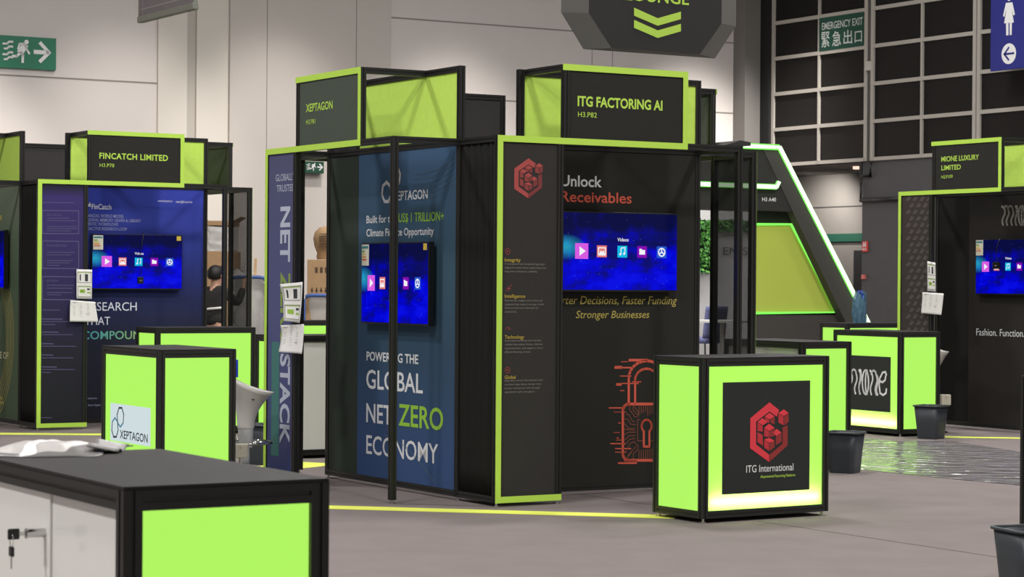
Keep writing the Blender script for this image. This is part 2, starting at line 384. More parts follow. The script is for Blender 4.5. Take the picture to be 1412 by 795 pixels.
rec = obj('recess_light', MB().cyl((0, 0, 0), (0, 0, 0.05), 0.06), glow('warm_lamp', (255, 206, 186), 1.4)); q0 = FG.W(gu(1181) - 1.2, 1.0); rec.location = (q0.x, q0.y, ZB - 0.05)
tag(rec, 'small round ceiling light over the recess', 'light')
# windows (three gridded modules)
FRM = mat('grid_frame', (182, 177, 168), 0.5)
PANE = mat('dark_pane', (30, 28, 27), 0.6, spec=.2)
zrail = [gz(1130, y) for y in (224, 175, 124.4, 74, 23.5)]
step = (zrail[-1] - zrail[0]) / 4
zl = [zrail[0] + step * k for k in range(0, 9)]
mods = [(1068, 1131, 1196), (1205, 1273, 1346)]
def window(n, us):
    fr = struct('window_%d' % n, MB().box(us[0], us[-1], -0.05, 0.02, zl[0] - .03, zl[0] + 0.03), FRM,
                ['far bay of the dark gridded window wall holding the emergency exit sign', 'middle bay of the dark gridded window wall', 'near bay of the dark gridded window wall behind the blue toilet sign'][n - 1], 'window')
    place(fr, FG)
    for i, u_ in enumerate(us):
        wd = 0.036 if i in (0, len(us) - 1) else 0.02
        obj('mullion', MB().box(u_ - wd, u_ + wd, -0.05, 0.02, zl[0] - .03, zl[-1]), FRM, fr)
    for z in zl[1:]: obj('transom', MB().box(us[0], us[-1], -0.045, 0.02, z - 0.032, z + 0.032), FRM, fr)
    for i in range(len(us) - 1):
        for z0, z1 in zip(zl[:-1], zl[1:]):
            obj('pane', MB().box(us[i] + .03, us[i + 1] - .03, -0.012, 0.0, z0 + .035, z1 - .035), PANE, fr)
    return fr
for i, m_ in enumerate(mods): window(i + 1, [gu(x) for x in m_])
ue = gu(1352); uw = gu(1346) - gu(1273); window(3, [ue, ue + uw, ue + 2 * uw])
b = MB().box(gu(1197.5), gu(1203.5), -0.03, 0.02, ZB, 11)
place(struct('trim_5', b, mat('grey_post', (86, 84, 82), 0.6), 'grey post between the first two window bays', 'post'), FG)
b = MB().box(0.05, gu(1066), -0.1, 0.0, 0, 11)
place(struct('wall_jamb', b, mat('jamb_black', (24, 24, 24), 0.8), 'black jamb strip left of the gridded windows', 'jamb'), FG)
# small fixtures on the dark wall
def wall_box(name, label, cat, fr, x0, x1, y0, y1, m, d=0.03, v=0.0):
    u0, z1 = fr.on_v(x0, y0, v); u1, z0 = fr.on_v(x1, y1, v)
    f = subframe(fr, (u0 + u1) / 2, v, z0); h = (u1 - u0) / 2
    o = obj(name, MB().box(-h, h, -d, 0.0, 0, z1 - z0), m, bevel=0.004); o.location = (f.o.x, f.o.y, z0); o.rotation_euler = (0, 0, f.yaw)
    return tag(o, label, cat), f, h, z1 - z0
RED = mat('red_sign', (214, 74, 70), 0.5)
o, f, h, H_ = wall_box('hydrant_sign', 'red fire hydrant sign with white H high on the dark grey wall', 'sign', FG, 1190.5, 1197.5, 332.5, 347, RED)
f.z0 = o.location.z
b = MB(); b.box(-h * .5, -h * .22, -.035, -.031, H_ * .45, H_ * .92); b.box(h * .22, h * .5, -.035, -.031, H_ * .45, H_ * .92); b.box(-h * .3, h * .3, -.035, -.031, H_ * .63, H_ * .74); b.box(-h * .7, h * .7, -.035, -.031, H_ * .2, H_ * .3)
obj('lettering', b, WHITEL, o)
wall_box('call_point', 'small red alarm call point low on the dark wall edge', 'alarm', FG, 1190.5, 1194.5, 378.5, 384.5, mat('red_box', (222, 120, 112), 0.5), 0.05)
b = MB(); pts = [FG.L(FG.W(*((gu(1191), -0.06)), 0))]
u1_, u2_, u3_ = gu(1191), gu(1204), gu(1245)
zA, zC, zD = gz(1192, 236), gz(1192, 243), gz(1192, 276)
b.tube([(u1_, -.05, ZB - .02), (u1_, -.05, zC), (u2_, -.05, zC), (u2_, -.05, ZB - .02)], 0.03)
b.tube([(u1_, -.05, zD), (u3_, -.05, zD)], 0.035); b.tube([(u1_, -.05, zC - .1), (u1_, -.05, zD)], 0.02)
place(tag(obj('wall_pipe', b, mat('pipe_grey', (46, 46, 46), 0.5)), 'dark pipework bracketed to the grey side wall under the windows', 'pipe'), FG)
wall_box('wall_sensor', 'small white sensor box on the post between window bays', 'sensor', FG, 1196.5, 1203, 85, 97, mat('off_white', (200, 196, 188), 0.5), 0.06, -.03)
# emergency exit sign, toilet sign, running-man exit signs
EXG = mat('exit_green', (18, 118, 84), 0.5); EXGD = mat('exit_green_dark', (22, 72, 58), 0.6)
u0, z1 = FG.on_v(1130.5, 18.5, 0); u1, z0 = FG.on_v(1195, 73, 0)
z0 = zrail[3] + .03; z1 = zrail[4] - .03
f = subframe(FG, 0, 0, 0)
es = thing('emergency_exit_sign', 'dark green emergency exit sign with English and Chinese words filling a window pane', 'sign', FG.W(u0, 0, z0)[:], GY)
fe = subframe(FG, u0, 0, z0)
obj('board', MB().box(0.03, u1 - u0 - .03, -0.05, -0.02, 0, z1 - z0), EXGD, es)
GRYL = mat('dim_white_print', (196, 204, 200), 0.6)
fe2 = fe
def stext(name, s, x0, x1, yt, yb, fr, v, m, par, **k): return text(name, s, fr, v, x0, x1, yt, yb, m, par, **k)
stext('lettering', 'EMERGENCY EXIT', 1133.2, 1189.5, 32, 41.5, fe, -.054, GRYL, es, offset=.012)
for s_, xa, xb, yt, yb in (('緊', 1132.5, 1144, 44.5, 66), ('急', 1147.5, 1159.5, 43.5, 64), ('出', 1163, 1175, 42, 61.5), ('口', 1178.5, 1188.5, 43.5, 59)):
    stext('lettering', s_, xa, xb, yt, yb, fe, -.054, GRYL, es, cjk=True, offset=.008)
# blue toilet sign hanging in front of the grid
FT = Frame(FG.W(0, -0.6), GY)
u0, zt = FT.on_v(1369, 5, 0); z0 = FT.on_v(1369, 98.5, 0)[1]; wdt = 1.25
ts = thing('toilet_sign', 'blue hanging sign with a white female figure and a left arrow', 'sign', FT.W(u0, 0, z0)[:], GY)
ft = subframe(FT, u0, 0, z0)
hgt = 1.75
obj('board', MB().box(0, wdt, -.04, 0, 0, hgt), mat('toilet_blue', (38, 44, 128), 0.5), ts)
obj('hanger', MB().cyl((.2, -.02, hgt), (.2, -.02, 11 - z0), .01).cyl((wdt - .2, -.02, hgt), (wdt - .2, -.02, 11 - z0), .01), BLACK, ts)
def tp(x, y): return ft.on_v(x, y, -.045)
b = MB()
hx, hz = tp(1391.5, 0.5); sc_ = abs(tp(1391, 48)[1] - tp(1391, 8)[1])
k = sc_ / 40.0
b.disc(hx, tp(1391.5, -2)[1] + .02, 5.0 * k, -.045)
def q(x, y): return tp(x, y)
b.flat([q(1387, 4), q(1396, 3.2), q(1399.5, 20), q(1397, 21), q(1394.8, 11), q(1398, 31), q(1384.5, 32.2), q(1388, 12), q(1385.2, 23), q(1383, 22.5)][::-1], -.045)
b.flat([q(1387.2, 32), q(1390.6, 31.8), q(1390.6, 48.5), q(1387.4, 48.8)][::-1], -.0452); b.flat([q(1392.2, 31.6), q(1395.4, 31.4), q(1395, 48), q(1392.2, 48.3)][::-1], -.0452)
obj('pictogram', b, WHITEL, ts)
c = tp(1391, 74); rr = abs(tp(1391, 60)[1] - c[1])
b = MB().disc(c[0], c[1], rr * 1.02, -.045, 28); obj('arrow_disc', b, WHITEL, ts)
b = MB().ribbon([(c[0] - rr * .6, c[1]), (c[0] + rr * .7, c[1])], rr * .2, -.048).ribbon([(c[0], c[1] + rr * .6), (c[0] - rr * .62, c[1]), (c[0], c[1] - rr * .6)], rr * .2, -.048)
obj('arrow', b, mat('toilet_blue', (38, 44, 128), 0.5), ts)
def running_man(fr, v, P, m, par):
    """P maps unit sign coordinates (0..1 wide, 0..1 high) to the plane"""
    b = MB(); R_ = lambda pts, wd: b.ribbon([P(*p) for p in pts], wd, v)
    one = abs(P(0, 1)[1] - P(0, 0)[1])
    c = P(0.55, 0.83); b.disc(c[0], c[1], one * .07, v)
    R_([(.52, .7), (.465, .52)], one * .2); R_([(.525, .74), (.56, .58), (.59, .48)], one * .065); R_([(.5, .76), (.445, .76), (.425, .6)], one * .065)
    R_([(.46, .5), (.495, .42), (.492, .2)], one * .08); R_([(.455, .48), (.405, .37), (.345, .37)], one * .08)
    for k, z in enumerate((.78, .63, .45, .3)): R_([(.2 + .02 * (k % 2), z - .04), (.255, z - .04), (.29, z + .03), (.34, z + .03)], one * .06)
    R_([(.68, .54), (.86, .54)], one * .13); R_([(.76, .82), (.89, .54), (.76, .26)], one * .11)
    return obj('pictogram', b, m, par)
u1, z1 = FW.on_v(77.5, 53, -.06); z0 = FW.on_v(77.5, 97, -.06)[1]; hS = z1 - z0; wS = hS * 2.14
xs = thing('exit_sign', 'large green running man exit sign with right arrow on the white wall', 'sign', FW.W(u1 - wS, 0, z0)[:], YAW)
obj('board', MB().box(0, wS, -.06, 0, 0, hS), EXG, xs)
running_man(None, -.064, lambda x, y: (wS * x, hS * y), WHITEL, xs)
fcx = -.26
u1, z1 = FW.on_v(447, 223, fcx); z0 = FW.on_v(447, 239, fcx)[1]; hS2 = z1 - z0; wS2 = hS2 * 2.6
xs = thing('exit_light', 'small green illuminated exit box on the column seen through the fin booth gap', 'sign', FW.W(u1 - wS2, -.1, z0)[:], YAW)
obj('housing', MB().box(0, wS2, -.15, -.002, 0, hS2), mat('exit_dim', (24, 72, 50), 0.5), xs)
running_man(None, -.154, lambda x, y: (wS2 * (x * .84 + .2), hS2 * (y * .9 + .05)), WHITEL, xs)
xs['label'] = 'small dark green exit sign on the boxed column, seen through a booth gap'
# ================================================================== BOOTHS
F_, G_, T_, E_, HI, P_ = 0.526, 1.5616, 2.0488, 0.518, 3.006, 0.044
p2 = P_ / 2
def booth(o, yaw, label, fin_mat, banner_mat, side_mat=BLKF, curtain=False, left_post=False, group='exhibition booths', sign_mat=DARKF, fin_back=None):
    fr = Frame(o, yaw)
    t = thing('exhibition_booth', label, 'booth', (o[0], o[1], 0), yaw, group)
    z1 = 2.5
    def post(u, v, a, z): return obj('post', MB().prof('z', a, z, u, v, P_), BLACK, t)
    for (u, v) in ((p2, p2), (F_ - p2, p2), (T_ - p2, p2), (T_ - p2, E_ + p2)): post(u, v, .025, z1)
    if left_post: post(p2, E_ + p2, .025, z1)
    for (u, v) in ((F_ + p2, p2), (G_ - p2, p2), (F_ - .045 + p2, E_ + p2), (T_ - p2, E_ + p2)): post(u, v, z1, HI)
    def beam(ax, a0, a1, c, z): return obj('beam', MB().prof(ax, a0, a1, c, z, P_), BLACK, t)
    zt = z1 - p2
    beam('x', P_, F_ - P_, p2, zt); beam('x', F_, T_ - P_, p2, zt); beam('y', P_, E_, p2, zt); beam('y', P_, E_, T_ - p2, zt)
    beam('x', P_ if left_post else 0.0, T_ - P_, E_ + p2, zt); beam('x', P_, F_ - P_, p2, .025 + p2); beam('x', P_ if left_post else 0.0, T_ - P_, E_ + p2, .025 + p2)
    zh = HI - p2
    beam('x', F_ + P_, G_ - P_, p2, zh); beam('x', F_ - .045 + P_, T_ - P_, E_ + p2, zh); beam('y', P_, E_, F_ + p2, zh); beam('y', P_, E_, G_ - p2, zh)
    # lime edging on the front
    b = MB(); w_ = .043
    b.box(0, w_, -.0012, 0, .025, z1); b.box(w_, F_, -.0012, 0, .025, .025 + w_); b.box(w_, G_ - w_, -.0012, 0, z1 - w_, z1)
    b.box(G_ - w_, G_, -.0012, 0, z1 - w_, HI); b.box(F_ - .012, G_ - w_, -.0012, 0, HI - w_, HI)
    obj('lime_edging', b, LIME, t)
    fin = obj('fin_panel', MB().box(w_, F_ - P_, .010, .020, .069, z1 - w_), fin_mat, t)
    sign = obj('header_panel', MB().box(F_, G_ - w_, .008, .022, z1, HI - w_), sign_mat, t)
    obj('side_panel', MB().box(P_ if left_post else 0.0, F_, E_ + .008, E_ + .036, .069, z1 - P_), side_mat, t)
    ban = obj('banner', MB().box(F_, T_ - P_, E_ + .006, E_ + .036, .069, z1 - P_), banner_mat, t)
    obj('upper_panel', MB().box(F_ - .045 + P_, T_ - P_, E_ + .010, E_ + .022, z1, HI - P_), LIMEF, t)
    obj('upper_backing', MB().box(F_ - .045 + P_, T_ - P_, E_ + .024, E_ + .036, z1, HI - P_), GREYF, t)
    for (u, v) in ((p2, p2), (F_ - p2, p2), (T_ - p2, p2), (T_ - p2, E_ + p2)):
        obj('foot', MB().cyl((u, v, 0), (u, v, .008), .026).cyl((u, v, .008), (u, v, .026), .010), CHROME, t)
    if curtain:
        beam('y', P_, E_, p2, .025 + p2)
        def fn(a, c):
            v = P_ + a * (E_ - P_); z = .069 + c * (z1 - P_ - .069)
            return (  .016 + .005 * math.sin(a * 34 + 2 * math.sin(c * 3)) * (.35 + .65 * c) + .004 * math.sin(a * 90), v, z)
        obj('side_curtain', MB().grid(fn, 60, 14), BLKF, t, solid=.003)
    return t, fr, fin, sign, ban
BACKF = mat('header_back_cloth', (84, 88, 80), 0.85, noise=0.04, scale=40, spec=.25)
MESHF = mesh_cloth('see_through_mesh', (60, 60, 60), .40)
PLAIN = mat('plain_dark_banner', (36, 36, 34), 0.85, noise=0.05, scale=50, spec=.2)
A1 = (-.1028, 15.313)
FI = Frame(A1, YAW)
def cl(fr, u, v): P = fr.W(u, v); return (P.x, P.y)
# --- the near cluster
ITGFIN = mat('itg_fin_cloth', (54, 52, 50), 0.9, noise=0.04, scale=50, spec=.2)
ITGBAN = mat('itg_banner_cloth', (45, 45, 41), 0.85, noise=0.05, scale=50, spec=.2)
XFIN = ramp_mat('lilac_banner', [(0, (52, 66, 118)), (.12, (74, 78, 122)), (.5, (84, 88, 132)), (1, (82, 84, 116))])
XBAN = ramp_mat('teal_banner', [(0, (54, 78, 122)), (.18, (56, 80, 122)), (.45, (50, 74, 96)), (.75, (58, 86, 104)), (1, (64, 94, 126))], nz=.12)
XSIDE = mat('grey_green_cloth', (54, 62, 54), 0.9, noise=0.04, scale=50, spec=.2)
XSIGN = mat('xept_header_cloth', (76, 84, 74), 0.85, noise=0.04, scale=40, spec=.25)
itg, FI, itg_fin, itg_sign, itg_ban = booth(A1, YAW, 'dark booth with lime edging headed ITG FACTORING AI, its TV above an orange padlock print', ITGFIN, ITGBAN, ITGBAN, curtain=True)
AX = cl(FI, -E_, E_ + T_)
xep, FX, xep_fin, xep_sign, xep_ban = booth(AX, YAW - math.pi / 2, 'booth headed XEPTAGON with a teal banner and a free corner post', XFIN, XBAN, XSIDE, sign_mat=XSIGN)
bd, FD, _, _, _ = booth(cl(FI, T_ + E_, E_), YAW + math.pi / 2, 'booth behind the right end of the padlock banner, seen through its dark mesh fin', MESHF, PLAIN, sign_mat=BACKF)
bc, FC, _, _, _ = booth(cl(FI, T_, T_ + 2 * E_), YAW + math.pi, 'booth at the back of the near cluster, grey header back showing between two lime headers', PLAIN, PLAIN)
# --- the left cluster
A2 = (-4.72, 22.67)
FFIN = ramp_mat('indigo_banner', [(0, (32, 33, 38)), (.32, (34, 34, 46)), (.6, (50, 44, 88)), (.93, (60, 48, 108)), (.97, (36, 34, 52)), (1, (34, 32, 48))])
FBAN = ramp_mat('royal_banner', [(0, (28, 29, 36)), (.4, (32, 36, 54)), (.58, (34, 42, 84)), (.74, (44, 56, 136)), (1, (58, 72, 180))], nz=.1)
LBAN = ramp_mat('olive_banner', [(0, (82, 98, 76)), (.6, (84, 102, 80)), (1, (116, 130, 110))])
fin, FF, fin_fin, fin_sign, fin_ban = booth(A2, YAW, 'booth headed FINCATCH LIMITED with a royal blue banner', FFIN, FBAN, curtain=True)
lb, FL_, _, _, lb_ban = booth(cl(FF, -E_, E_ + T_), YAW - math.pi / 2, 'olive green booth cut by the left edge of the photo', PLAIN, LBAN, XSIDE)
booth(cl(FF, T_ + E_, E_), YAW + math.pi / 2, 'booth right of the royal blue banner, only its dark mesh fin and posts showing', MESHF, PLAIN, sign_mat=BACKF)
booth(cl(FF, T_, T_ + 2 * E_), YAW + math.pi, 'booth behind the FINCATCH header, its grey header back showing left of it', PLAIN, PLAIN)
# --- the right booth
A3 = (4.107, 24.277)
MFIN = mat('mione_fin_cloth', (62, 56, 54), 0.9, spec=.2)
MBAN = mat('mione_banner_cloth', (42, 39, 37), 0.85, noise=.05, scale=50, spec=.2)
mio, FM, mio_fin, mio_sign, mio_ban = booth(A3, YAW - math.pi / 2, 'booth headed MIONE LUXURY LIMITED at the right edge', MFIN, MBAN, BLKF, left_post=True)
# ------------------------------------------------------------------ header lettering
hv = .006
text('lettering', 'ITG FACTORING AI', FI, hv, 796.5, 913.5, 132.5, 145.5, LIMEL, itg_sign, offset=.03)
text('lettering', 'H3.P82', FI, hv, 797, 823, 154, 160.8, LIMEL, itg_sign)
text('lettering', 'XEPTAGON', FX, hv, 421.8, 458.5, 144, 154.5, LIMEL, xep_sign, offset=.014)
text('lettering', 'H3.P81', FX, hv, 422, 434.5, 165.3, 171.5, LIMEL, xep_sign)
text('lettering', 'FINCATCH LIMITED', FF, hv, 137, 231.5, 210.5, 218.3, LIMEL, fin_sign, offset=.022, spacing=1.06)
text('lettering', 'H3.P78', FF, hv, 137.5, 157.5, 225, 229.8, LIMEL, fin_sign)
text('lettering', 'MIONE LUXURY', FM, hv, 1298, 1349.8, 216, 222.8, LIMEL, mio_sign, offset=.014)
text('lettering', 'LIMITED', FM, hv, 1298, 1324.8, 228.2, 234.6, LIMEL, mio_sign, offset=.014)
text('lettering', 'H3.P109', FM, hv, 1298, 1313.6, 241.5, 246, LIMEL, mio_sign)
# ------------------------------------------------------------------ ITG prints
RED1 = mat('logo_red', (232, 62, 74), 0.6); RED2 = mat('logo_mid_red', (196, 50, 60), 0.6); RED3 = mat('logo_dark_red', (150, 48, 46), 0.6)
DRED1 = mat('dimlit_red', (168, 72, 68), 0.7); DRED2 = mat('dimlit_mid_red', (140, 58, 56), 0.7); DRED3 = mat('dimlit_dark_red', (122, 50, 50), 0.7)  # logo reds muted for the fin, its dim light put into the colour
LOGO = {1: [[(290, 138), (365, 198), (347, 250), (290, 210), (185, 290), (185, 468), (287, 548), (287, 605), (138, 497), (140, 262)],
            [(402, 193), (440, 220), (402, 246), (360, 222)], [(290, 220), (330, 248), (292, 272), (252, 250)], [(236, 262), (278, 292), (238, 318), (196, 292)],
            [(288, 305), (330, 338), (288, 362), (248, 338)], [(345, 345), (384, 375), (345, 402), (316, 378)], [(288, 415), (306, 425), (330, 440), (288, 455), (248, 430)]],
        2: [[(360, 226), (400, 250), (400, 318), (360, 297)], [(196, 296), (236, 322), (236, 368), (196, 362)], [(248, 342), (287, 366), (287, 410), (248, 405)],
            [(196, 372), (236, 392), (240, 478), (196, 450)], [(248, 434), (287, 459), (287, 518), (248, 492)], [(252, 254), (288, 276), (288, 300), (262, 290)]],
        3: [[(404, 250), (440, 224), (440, 292), (404, 320)], [(392, 335), (432, 318), (432, 475), (290, 604), (290, 548), (392, 462)], [(290, 366), (330, 342), (330, 402), (290, 412)],
            [(291, 459), (330, 436), (330, 490), (291, 518)], [(345, 406), (384, 380), (384, 446), (340, 474), (338, 410)], [(294, 276), (330, 252), (330, 310), (300, 300)]]}
def logo(fr, v, mp, par, mats):
    for k, ps in LOGO.items():
        b = MB()
        for pl_ in ps: b.flat([fr.on_v(*mp(*q_), v) for q_ in pl_][::-1], v)
        obj('emblem', b, mats[k - 1], par)
fv = .008
lm = lambda x, y: (709 + (x - 138) * (748.5 - 709) / (440 - 138), 217.5 + (y - 138) * (273 - 217.5) / (605 - 138) + (x - 138) / 302 * 1.0)
logo(FI, fv, lm, itg_fin, (DRED1, DRED2, DRED3))
GOLD = mat('gold_print', (176, 154, 60), 0.7); DIM = mat('dim_grey_print', (134, 130, 126), 0.8)
paras = [('Integrity', 718.0, 355.6, 360.3, [('A transparent and disciplined approach', 751, 364.6), ('supports trusted client relationships and', 752.6, 369.8), ('long term continuous reliability', 741, 375)]),
         ('Intelligence', 724.3, 405.5, 410.3, [('Data-driven insights and commercial', 748, 415.2), ('judgment help support stronger credit', 750, 420.4), ('decisions and more informed risk', 742.6, 425.4), ('assessment.', 712.6, 430.6)]),
         ('Technology', 722.8, 462, 466.6, [('Automated workflows and real-time', 746, 470.6), ('visibility help reduce friction, improve', 748, 475.8), ('responsiveness, and support a more', 748.4, 481), ('efficient financing process.', 732, 486.2)]),
         ('Global', 711, 517.5, 522, [('Experience across international trade', 748, 525.6), ('corridors helps clients manage cross-', 746.6, 531), ('border transactions with stronger', 745, 536.2), ('operational reach and support.', 737.8, 541.4)])]
for hd, xe, yt, yb, ls in paras:
    text('lettering', hd, FI, fv, 695.9, xe, yt, yb, GOLD, itg_fin, offset=.012)
    bb = MB()
    for s_, xe2, y_ in ls: text('lettering', s_, FI, fv, 696, xe2, y_ - 2.6, y_, DIM, itg_fin)
b = MB()
for (x_, y_, k) in ((700, 346.5, 0), (701.5, 397.5, 1), (700.3, 453, 2), (700, 510, 3)):
    c = FI.on_v(x_, y_, fv)
    if k in (0, 3): b.ribbon([(c[0] + .02 * math.cos(R(a)), c[1] + .022 * math.sin(R(a))) for a in range(90, 450, 60)], .005, fv, True); b.disc(c[0], c[1], .007, fv, 8)
    if k == 3: b.ribbon([(c[0] - .018, c[1]), (c[0] + .018, c[1])], .004, fv)
    if k == 1:
        for dx, dz, s_ in ((0, 0, .022), (.018, .02, .011), (-.018, -.014, .009)):
            b.flat([(c[0] + dx + s_ * (1 if i % 2 == 0 else .3) * math.cos(R(45 * i)), c[1] + dz + s_ * (1 if i % 2 == 0 else .3) * math.sin(R(45 * i))) for i in range(8)], fv)
    if k == 2: b.ring(c[0], c[1] - .008, .017, .021, fv, 14, 0, 180); b.ribbon([(c[0], c[1] - .008), (c[0] + .01, c[1] + .004)], .004, fv)
obj('icon', b, mat('icon_red', (140, 62, 62), 0.7), itg_fin)
bv = E_ + .004
ORG = mat('orange_print', (222, 96, 74), 0.7); GOLD2 = mat('gold_serif_print', (184, 168, 84), 0.7)
text('lettering', 'Unlock', FI, bv, 773.3, 829.8, 241.3, 256, WHITEL, itg_ban, offset=.018)
text('lettering', 'Receivables', FI, bv, 773.3, 871, 263.2, 277.5, ORG, itg_ban, offset=.014)
text('lettering', 'Smarter Decisions, Faster Funding', FI, bv, 752, 933.5, 407.8, 419, GOLD2, itg_ban, shear=.22, offset=.005)
text('lettering', 'Stronger Businesses', FI, bv, 794, 895.5, 428.3, 438.3, GOLD2, itg_ban, shear=.22, offset=.005)
# padlock print
Z = lambda x, y: FI.on_v(840 + x / 4.67, 480 + y / 4.67, bv)
k1 = abs(Z(10, 300)[0] - Z(0, 300)[0]) / 10
b = MB(); CX = 241
arc = lambda r, cy, a0, a1, n=14: [Z(CX - r * math.cos(R(a0 + (a1 - a0) * i / n)) , cy - r * math.sin(R(a0 + (a1 - a0) * i / n))) for i in range(n + 1)]
b.ribbon([Z(CX - 115, 356), Z(CX - 115, 195)] + arc(115, 195, 0, 180) + [Z(CX + 115, 356)], 15 * k1, bv)
b.ribbon([Z(CX - 74, 356), Z(CX - 74, 205)] + arc(74, 205, 0, 180) + [Z(CX + 74, 356)], 13 * k1, bv)
rrp = []
for (cx_, cy_, a) in ((CX - 113, 398, 180), (CX + 113, 398, 270), (CX + 113, 680, 0), (CX - 113, 680, 90)):
    for i in range(5): t_ = R(a + 90 * i / 4); rrp.append(Z(cx_ + 40 * math.cos(t_), cy_ + 40 * math.sin(t_)))
b.ribbon(rrp, 15 * k1, bv, True)
kh = [Z(CX + 32 * math.cos(R(a)), 500 + 40 * math.sin(R(a))) for a in range(125, 416, 15)]
b.ribbon([Z(CX - 18, 532), Z(CX - 18, 632), Z(CX + 18, 632), Z(CX + 18, 532)], 12 * k1, bv); b.ribbon(kh, 12 * k1, bv)
for (xa, xb, y_, t_) in ((130, 245, 76, 14), (40, 78, 122, 16), (78, 150, 124, 8), (50, 75, 232, 14), (75, 188, 226, 6), (70, 142, 178, 5), (72, 96, 272, 5), (0, 100, 383, 7), (30, 110, 410, 3), (78, 120, 86, 4), (150, 205, 215, 5),
                         (10, 100, 613, 7), (40, 140, 645, 6), (40, 110, 668, 4), (60, 175, 738, 9), (45, 80, 590, 3), (60, 74, 480, 5), (30, 66, 541, 3), (50, 60, 577, 6), (100, 175, 722, 9)):
    b.ribbon([Z(xa, y_), Z(xb, y_)], t_ * k1, bv)
obj('padlock_print', b, ORG, itg_ban)
b = MB(); TR = []
for (pts_) in ([(132, 372), (132, 395), (165, 440), (178, 440)], [(155, 372), (155, 400), (185, 430)], [(165, 372), (165, 380), (188, 410), (188, 440)], [(108, 425), (125, 425), (150, 470), (165, 470)],
               [(100, 455), (118, 455), (140, 490), (170, 490)], [(95, 480), (125, 515), (165, 515)], [(95, 520), (165, 528)], [(95, 560), (120, 540), (170, 540)], [(100, 590), (128, 562), (165, 562)], [(105, 620), (130, 585), (165, 580)],
               [(110, 660), (135, 612), (160, 600), (185, 625)], [(155, 710), (155, 680), (185, 650), (185, 625)], [(180, 458), (200, 458)], [(183, 458), (183, 595), (215, 595)], [(95, 735), (170, 630)], [(120, 690), (165, 640)]):
    TR.append(pts_); TR.append([(2 * CX - x_, y_) for x_, y_ in pts_])
for x_ in range(178, 305, 14): TR.append([(x_ + 14, 372), (x_ + 14, 405 + (x_ * 7) % 35)]); TR.append([(x_ + 14, 712), (x_ + 14, 612 + (x_ * 7) % 50)])
for pts_ in TR: b.ribbon([Z(*q_) for q_ in pts_], 4.5 * k1, bv)
obj('circuit_print', b, mat('dull_orange_print', (132, 74, 56), 0.8), itg_ban)
# ------------------------------------------------------------------ XEPTAGON prints
GRN = mat('leaf_green_print', (150, 200, 62), 0.7); WHX = mat('soft_white_print', (222, 224, 226), 0.7)
def xz(x, y): return FX.on_v(x, y, bv)
def heptagon(fr, v, cx, cy, rx, ry, wd, par, m, rot=90, start=0, n=7):
    b = MB(); pts = [fr.on_v(cx + rx * math.cos(R(rot + 360 * i / 7)), cy - ry * math.sin(R(rot + 360 * i / 7)), v) for i in range(start, start + n)]
    b.ribbon(pts, wd, v, n == 7); return obj('emblem', b, m, par)
heptagon(FX, bv, 533, 265, 6.5, 14, .024, xep_ban, WHX)
heptagon(FX, bv, 545.5, 243, 6.5, 14, .024, xep_ban, WHX, rot=-90)
text('lettering', 'XEPTAGON', FX, bv, 541, 589.6, 264, 276.5, WHX, xep_ban, offset=.01)
text('lettering', 'Built for the', FX, bv, 505.3, 546, 297.5, 307.5, WHX, xep_ban, offset=.012)
text('lettering', 'US$ 1 TRILLION+', FX, bv, 549.5, 612, 294.2, 306.2, GRN, xep_ban, offset=.012)
text('lettering', 'Climate Finance Opportunity', FX, bv, 505.3, 598, 316, 325.8, WHX, xep_ban, offset=.012)
text('lettering', 'POWERING THE', FX, bv, 505.4, 576.6, 484.5, 496.2, WHX, xep_ban, offset=.02)
text('lettering', 'GLOBAL', FX, bv, 505, 583, 509.5, 534.5, WHX, xep_ban, offset=.012)
text('lettering', 'NET', FX, bv, 505, 540, 555.8, 581, WHX, xep_ban, offset=.012)
text('lettering', 'ZERO', FX, bv, 549.5, 611, 557, 585.5, GRN, xep_ban, offset=.016)
text('lettering', 'ECONOMY', FX, bv, 505, 604, 599.5, 624.5, WHX, xep_ban, offset=.008)
b = MB(); b.ribbon([xz(530 + 70 * t_, 600 + 66 * t_ ** 1.6) for t_ in [i / 14 for i in range(15)]], .012, bv)
for k in range(6): b.ribbon([xz(570 + 60 * t_, 240 + 7 * k - 26 * t_ + 8 * math.sin(3 * t_)) for t_ in [i / 10 for i in range(11)]], .006, bv)
obj('swirl_print', b, mat('swirl_blue', (66, 90, 114), 0.7), xep_ban)
LIL = mat('lilac_white_print', (188, 194, 212), 0.7); OLV = mat('olive_green_print', (136, 158, 76), 0.7)
text('lettering', 'GLOBALLY', FX, fv, 380.3, 406.5, 240.5, 249.8, LIL, xep_fin)
text('lettering', 'TRUSTED', FX, fv, 381.5, 406.5, 255.3, 264.5, LIL, xep_fin)
text('lettering', 'NET', FX, fv, 387, 399.5, 284.5, 361, LIL, xep_fin, offset=.03, down=True)
text('lettering', 'ZERO', FX, fv, 387, 399.5, 374.5, 480, OLV, xep_fin, offset=.03, down=True)
text('lettering', 'STACK', FX, fv, 386.5, 399, 487.5, 612, LIL, xep_fin, offset=.03, down=True)
ua, _ = FX.on_v(374, 550, fv); ub, _ = FX.on_v(384.5, 550, fv); za = FX.on_v(379, 471, fv)[1]; zb = FX.on_v(379, 628, fv)[1]
obj('teal_stripe', MB().flat([(max(ua, .045), zb), (ub, zb), (ub, za), (max(ua, .045), za)], fv + .001), mat('teal_print', (66, 120, 116), 0.8), xep_fin)
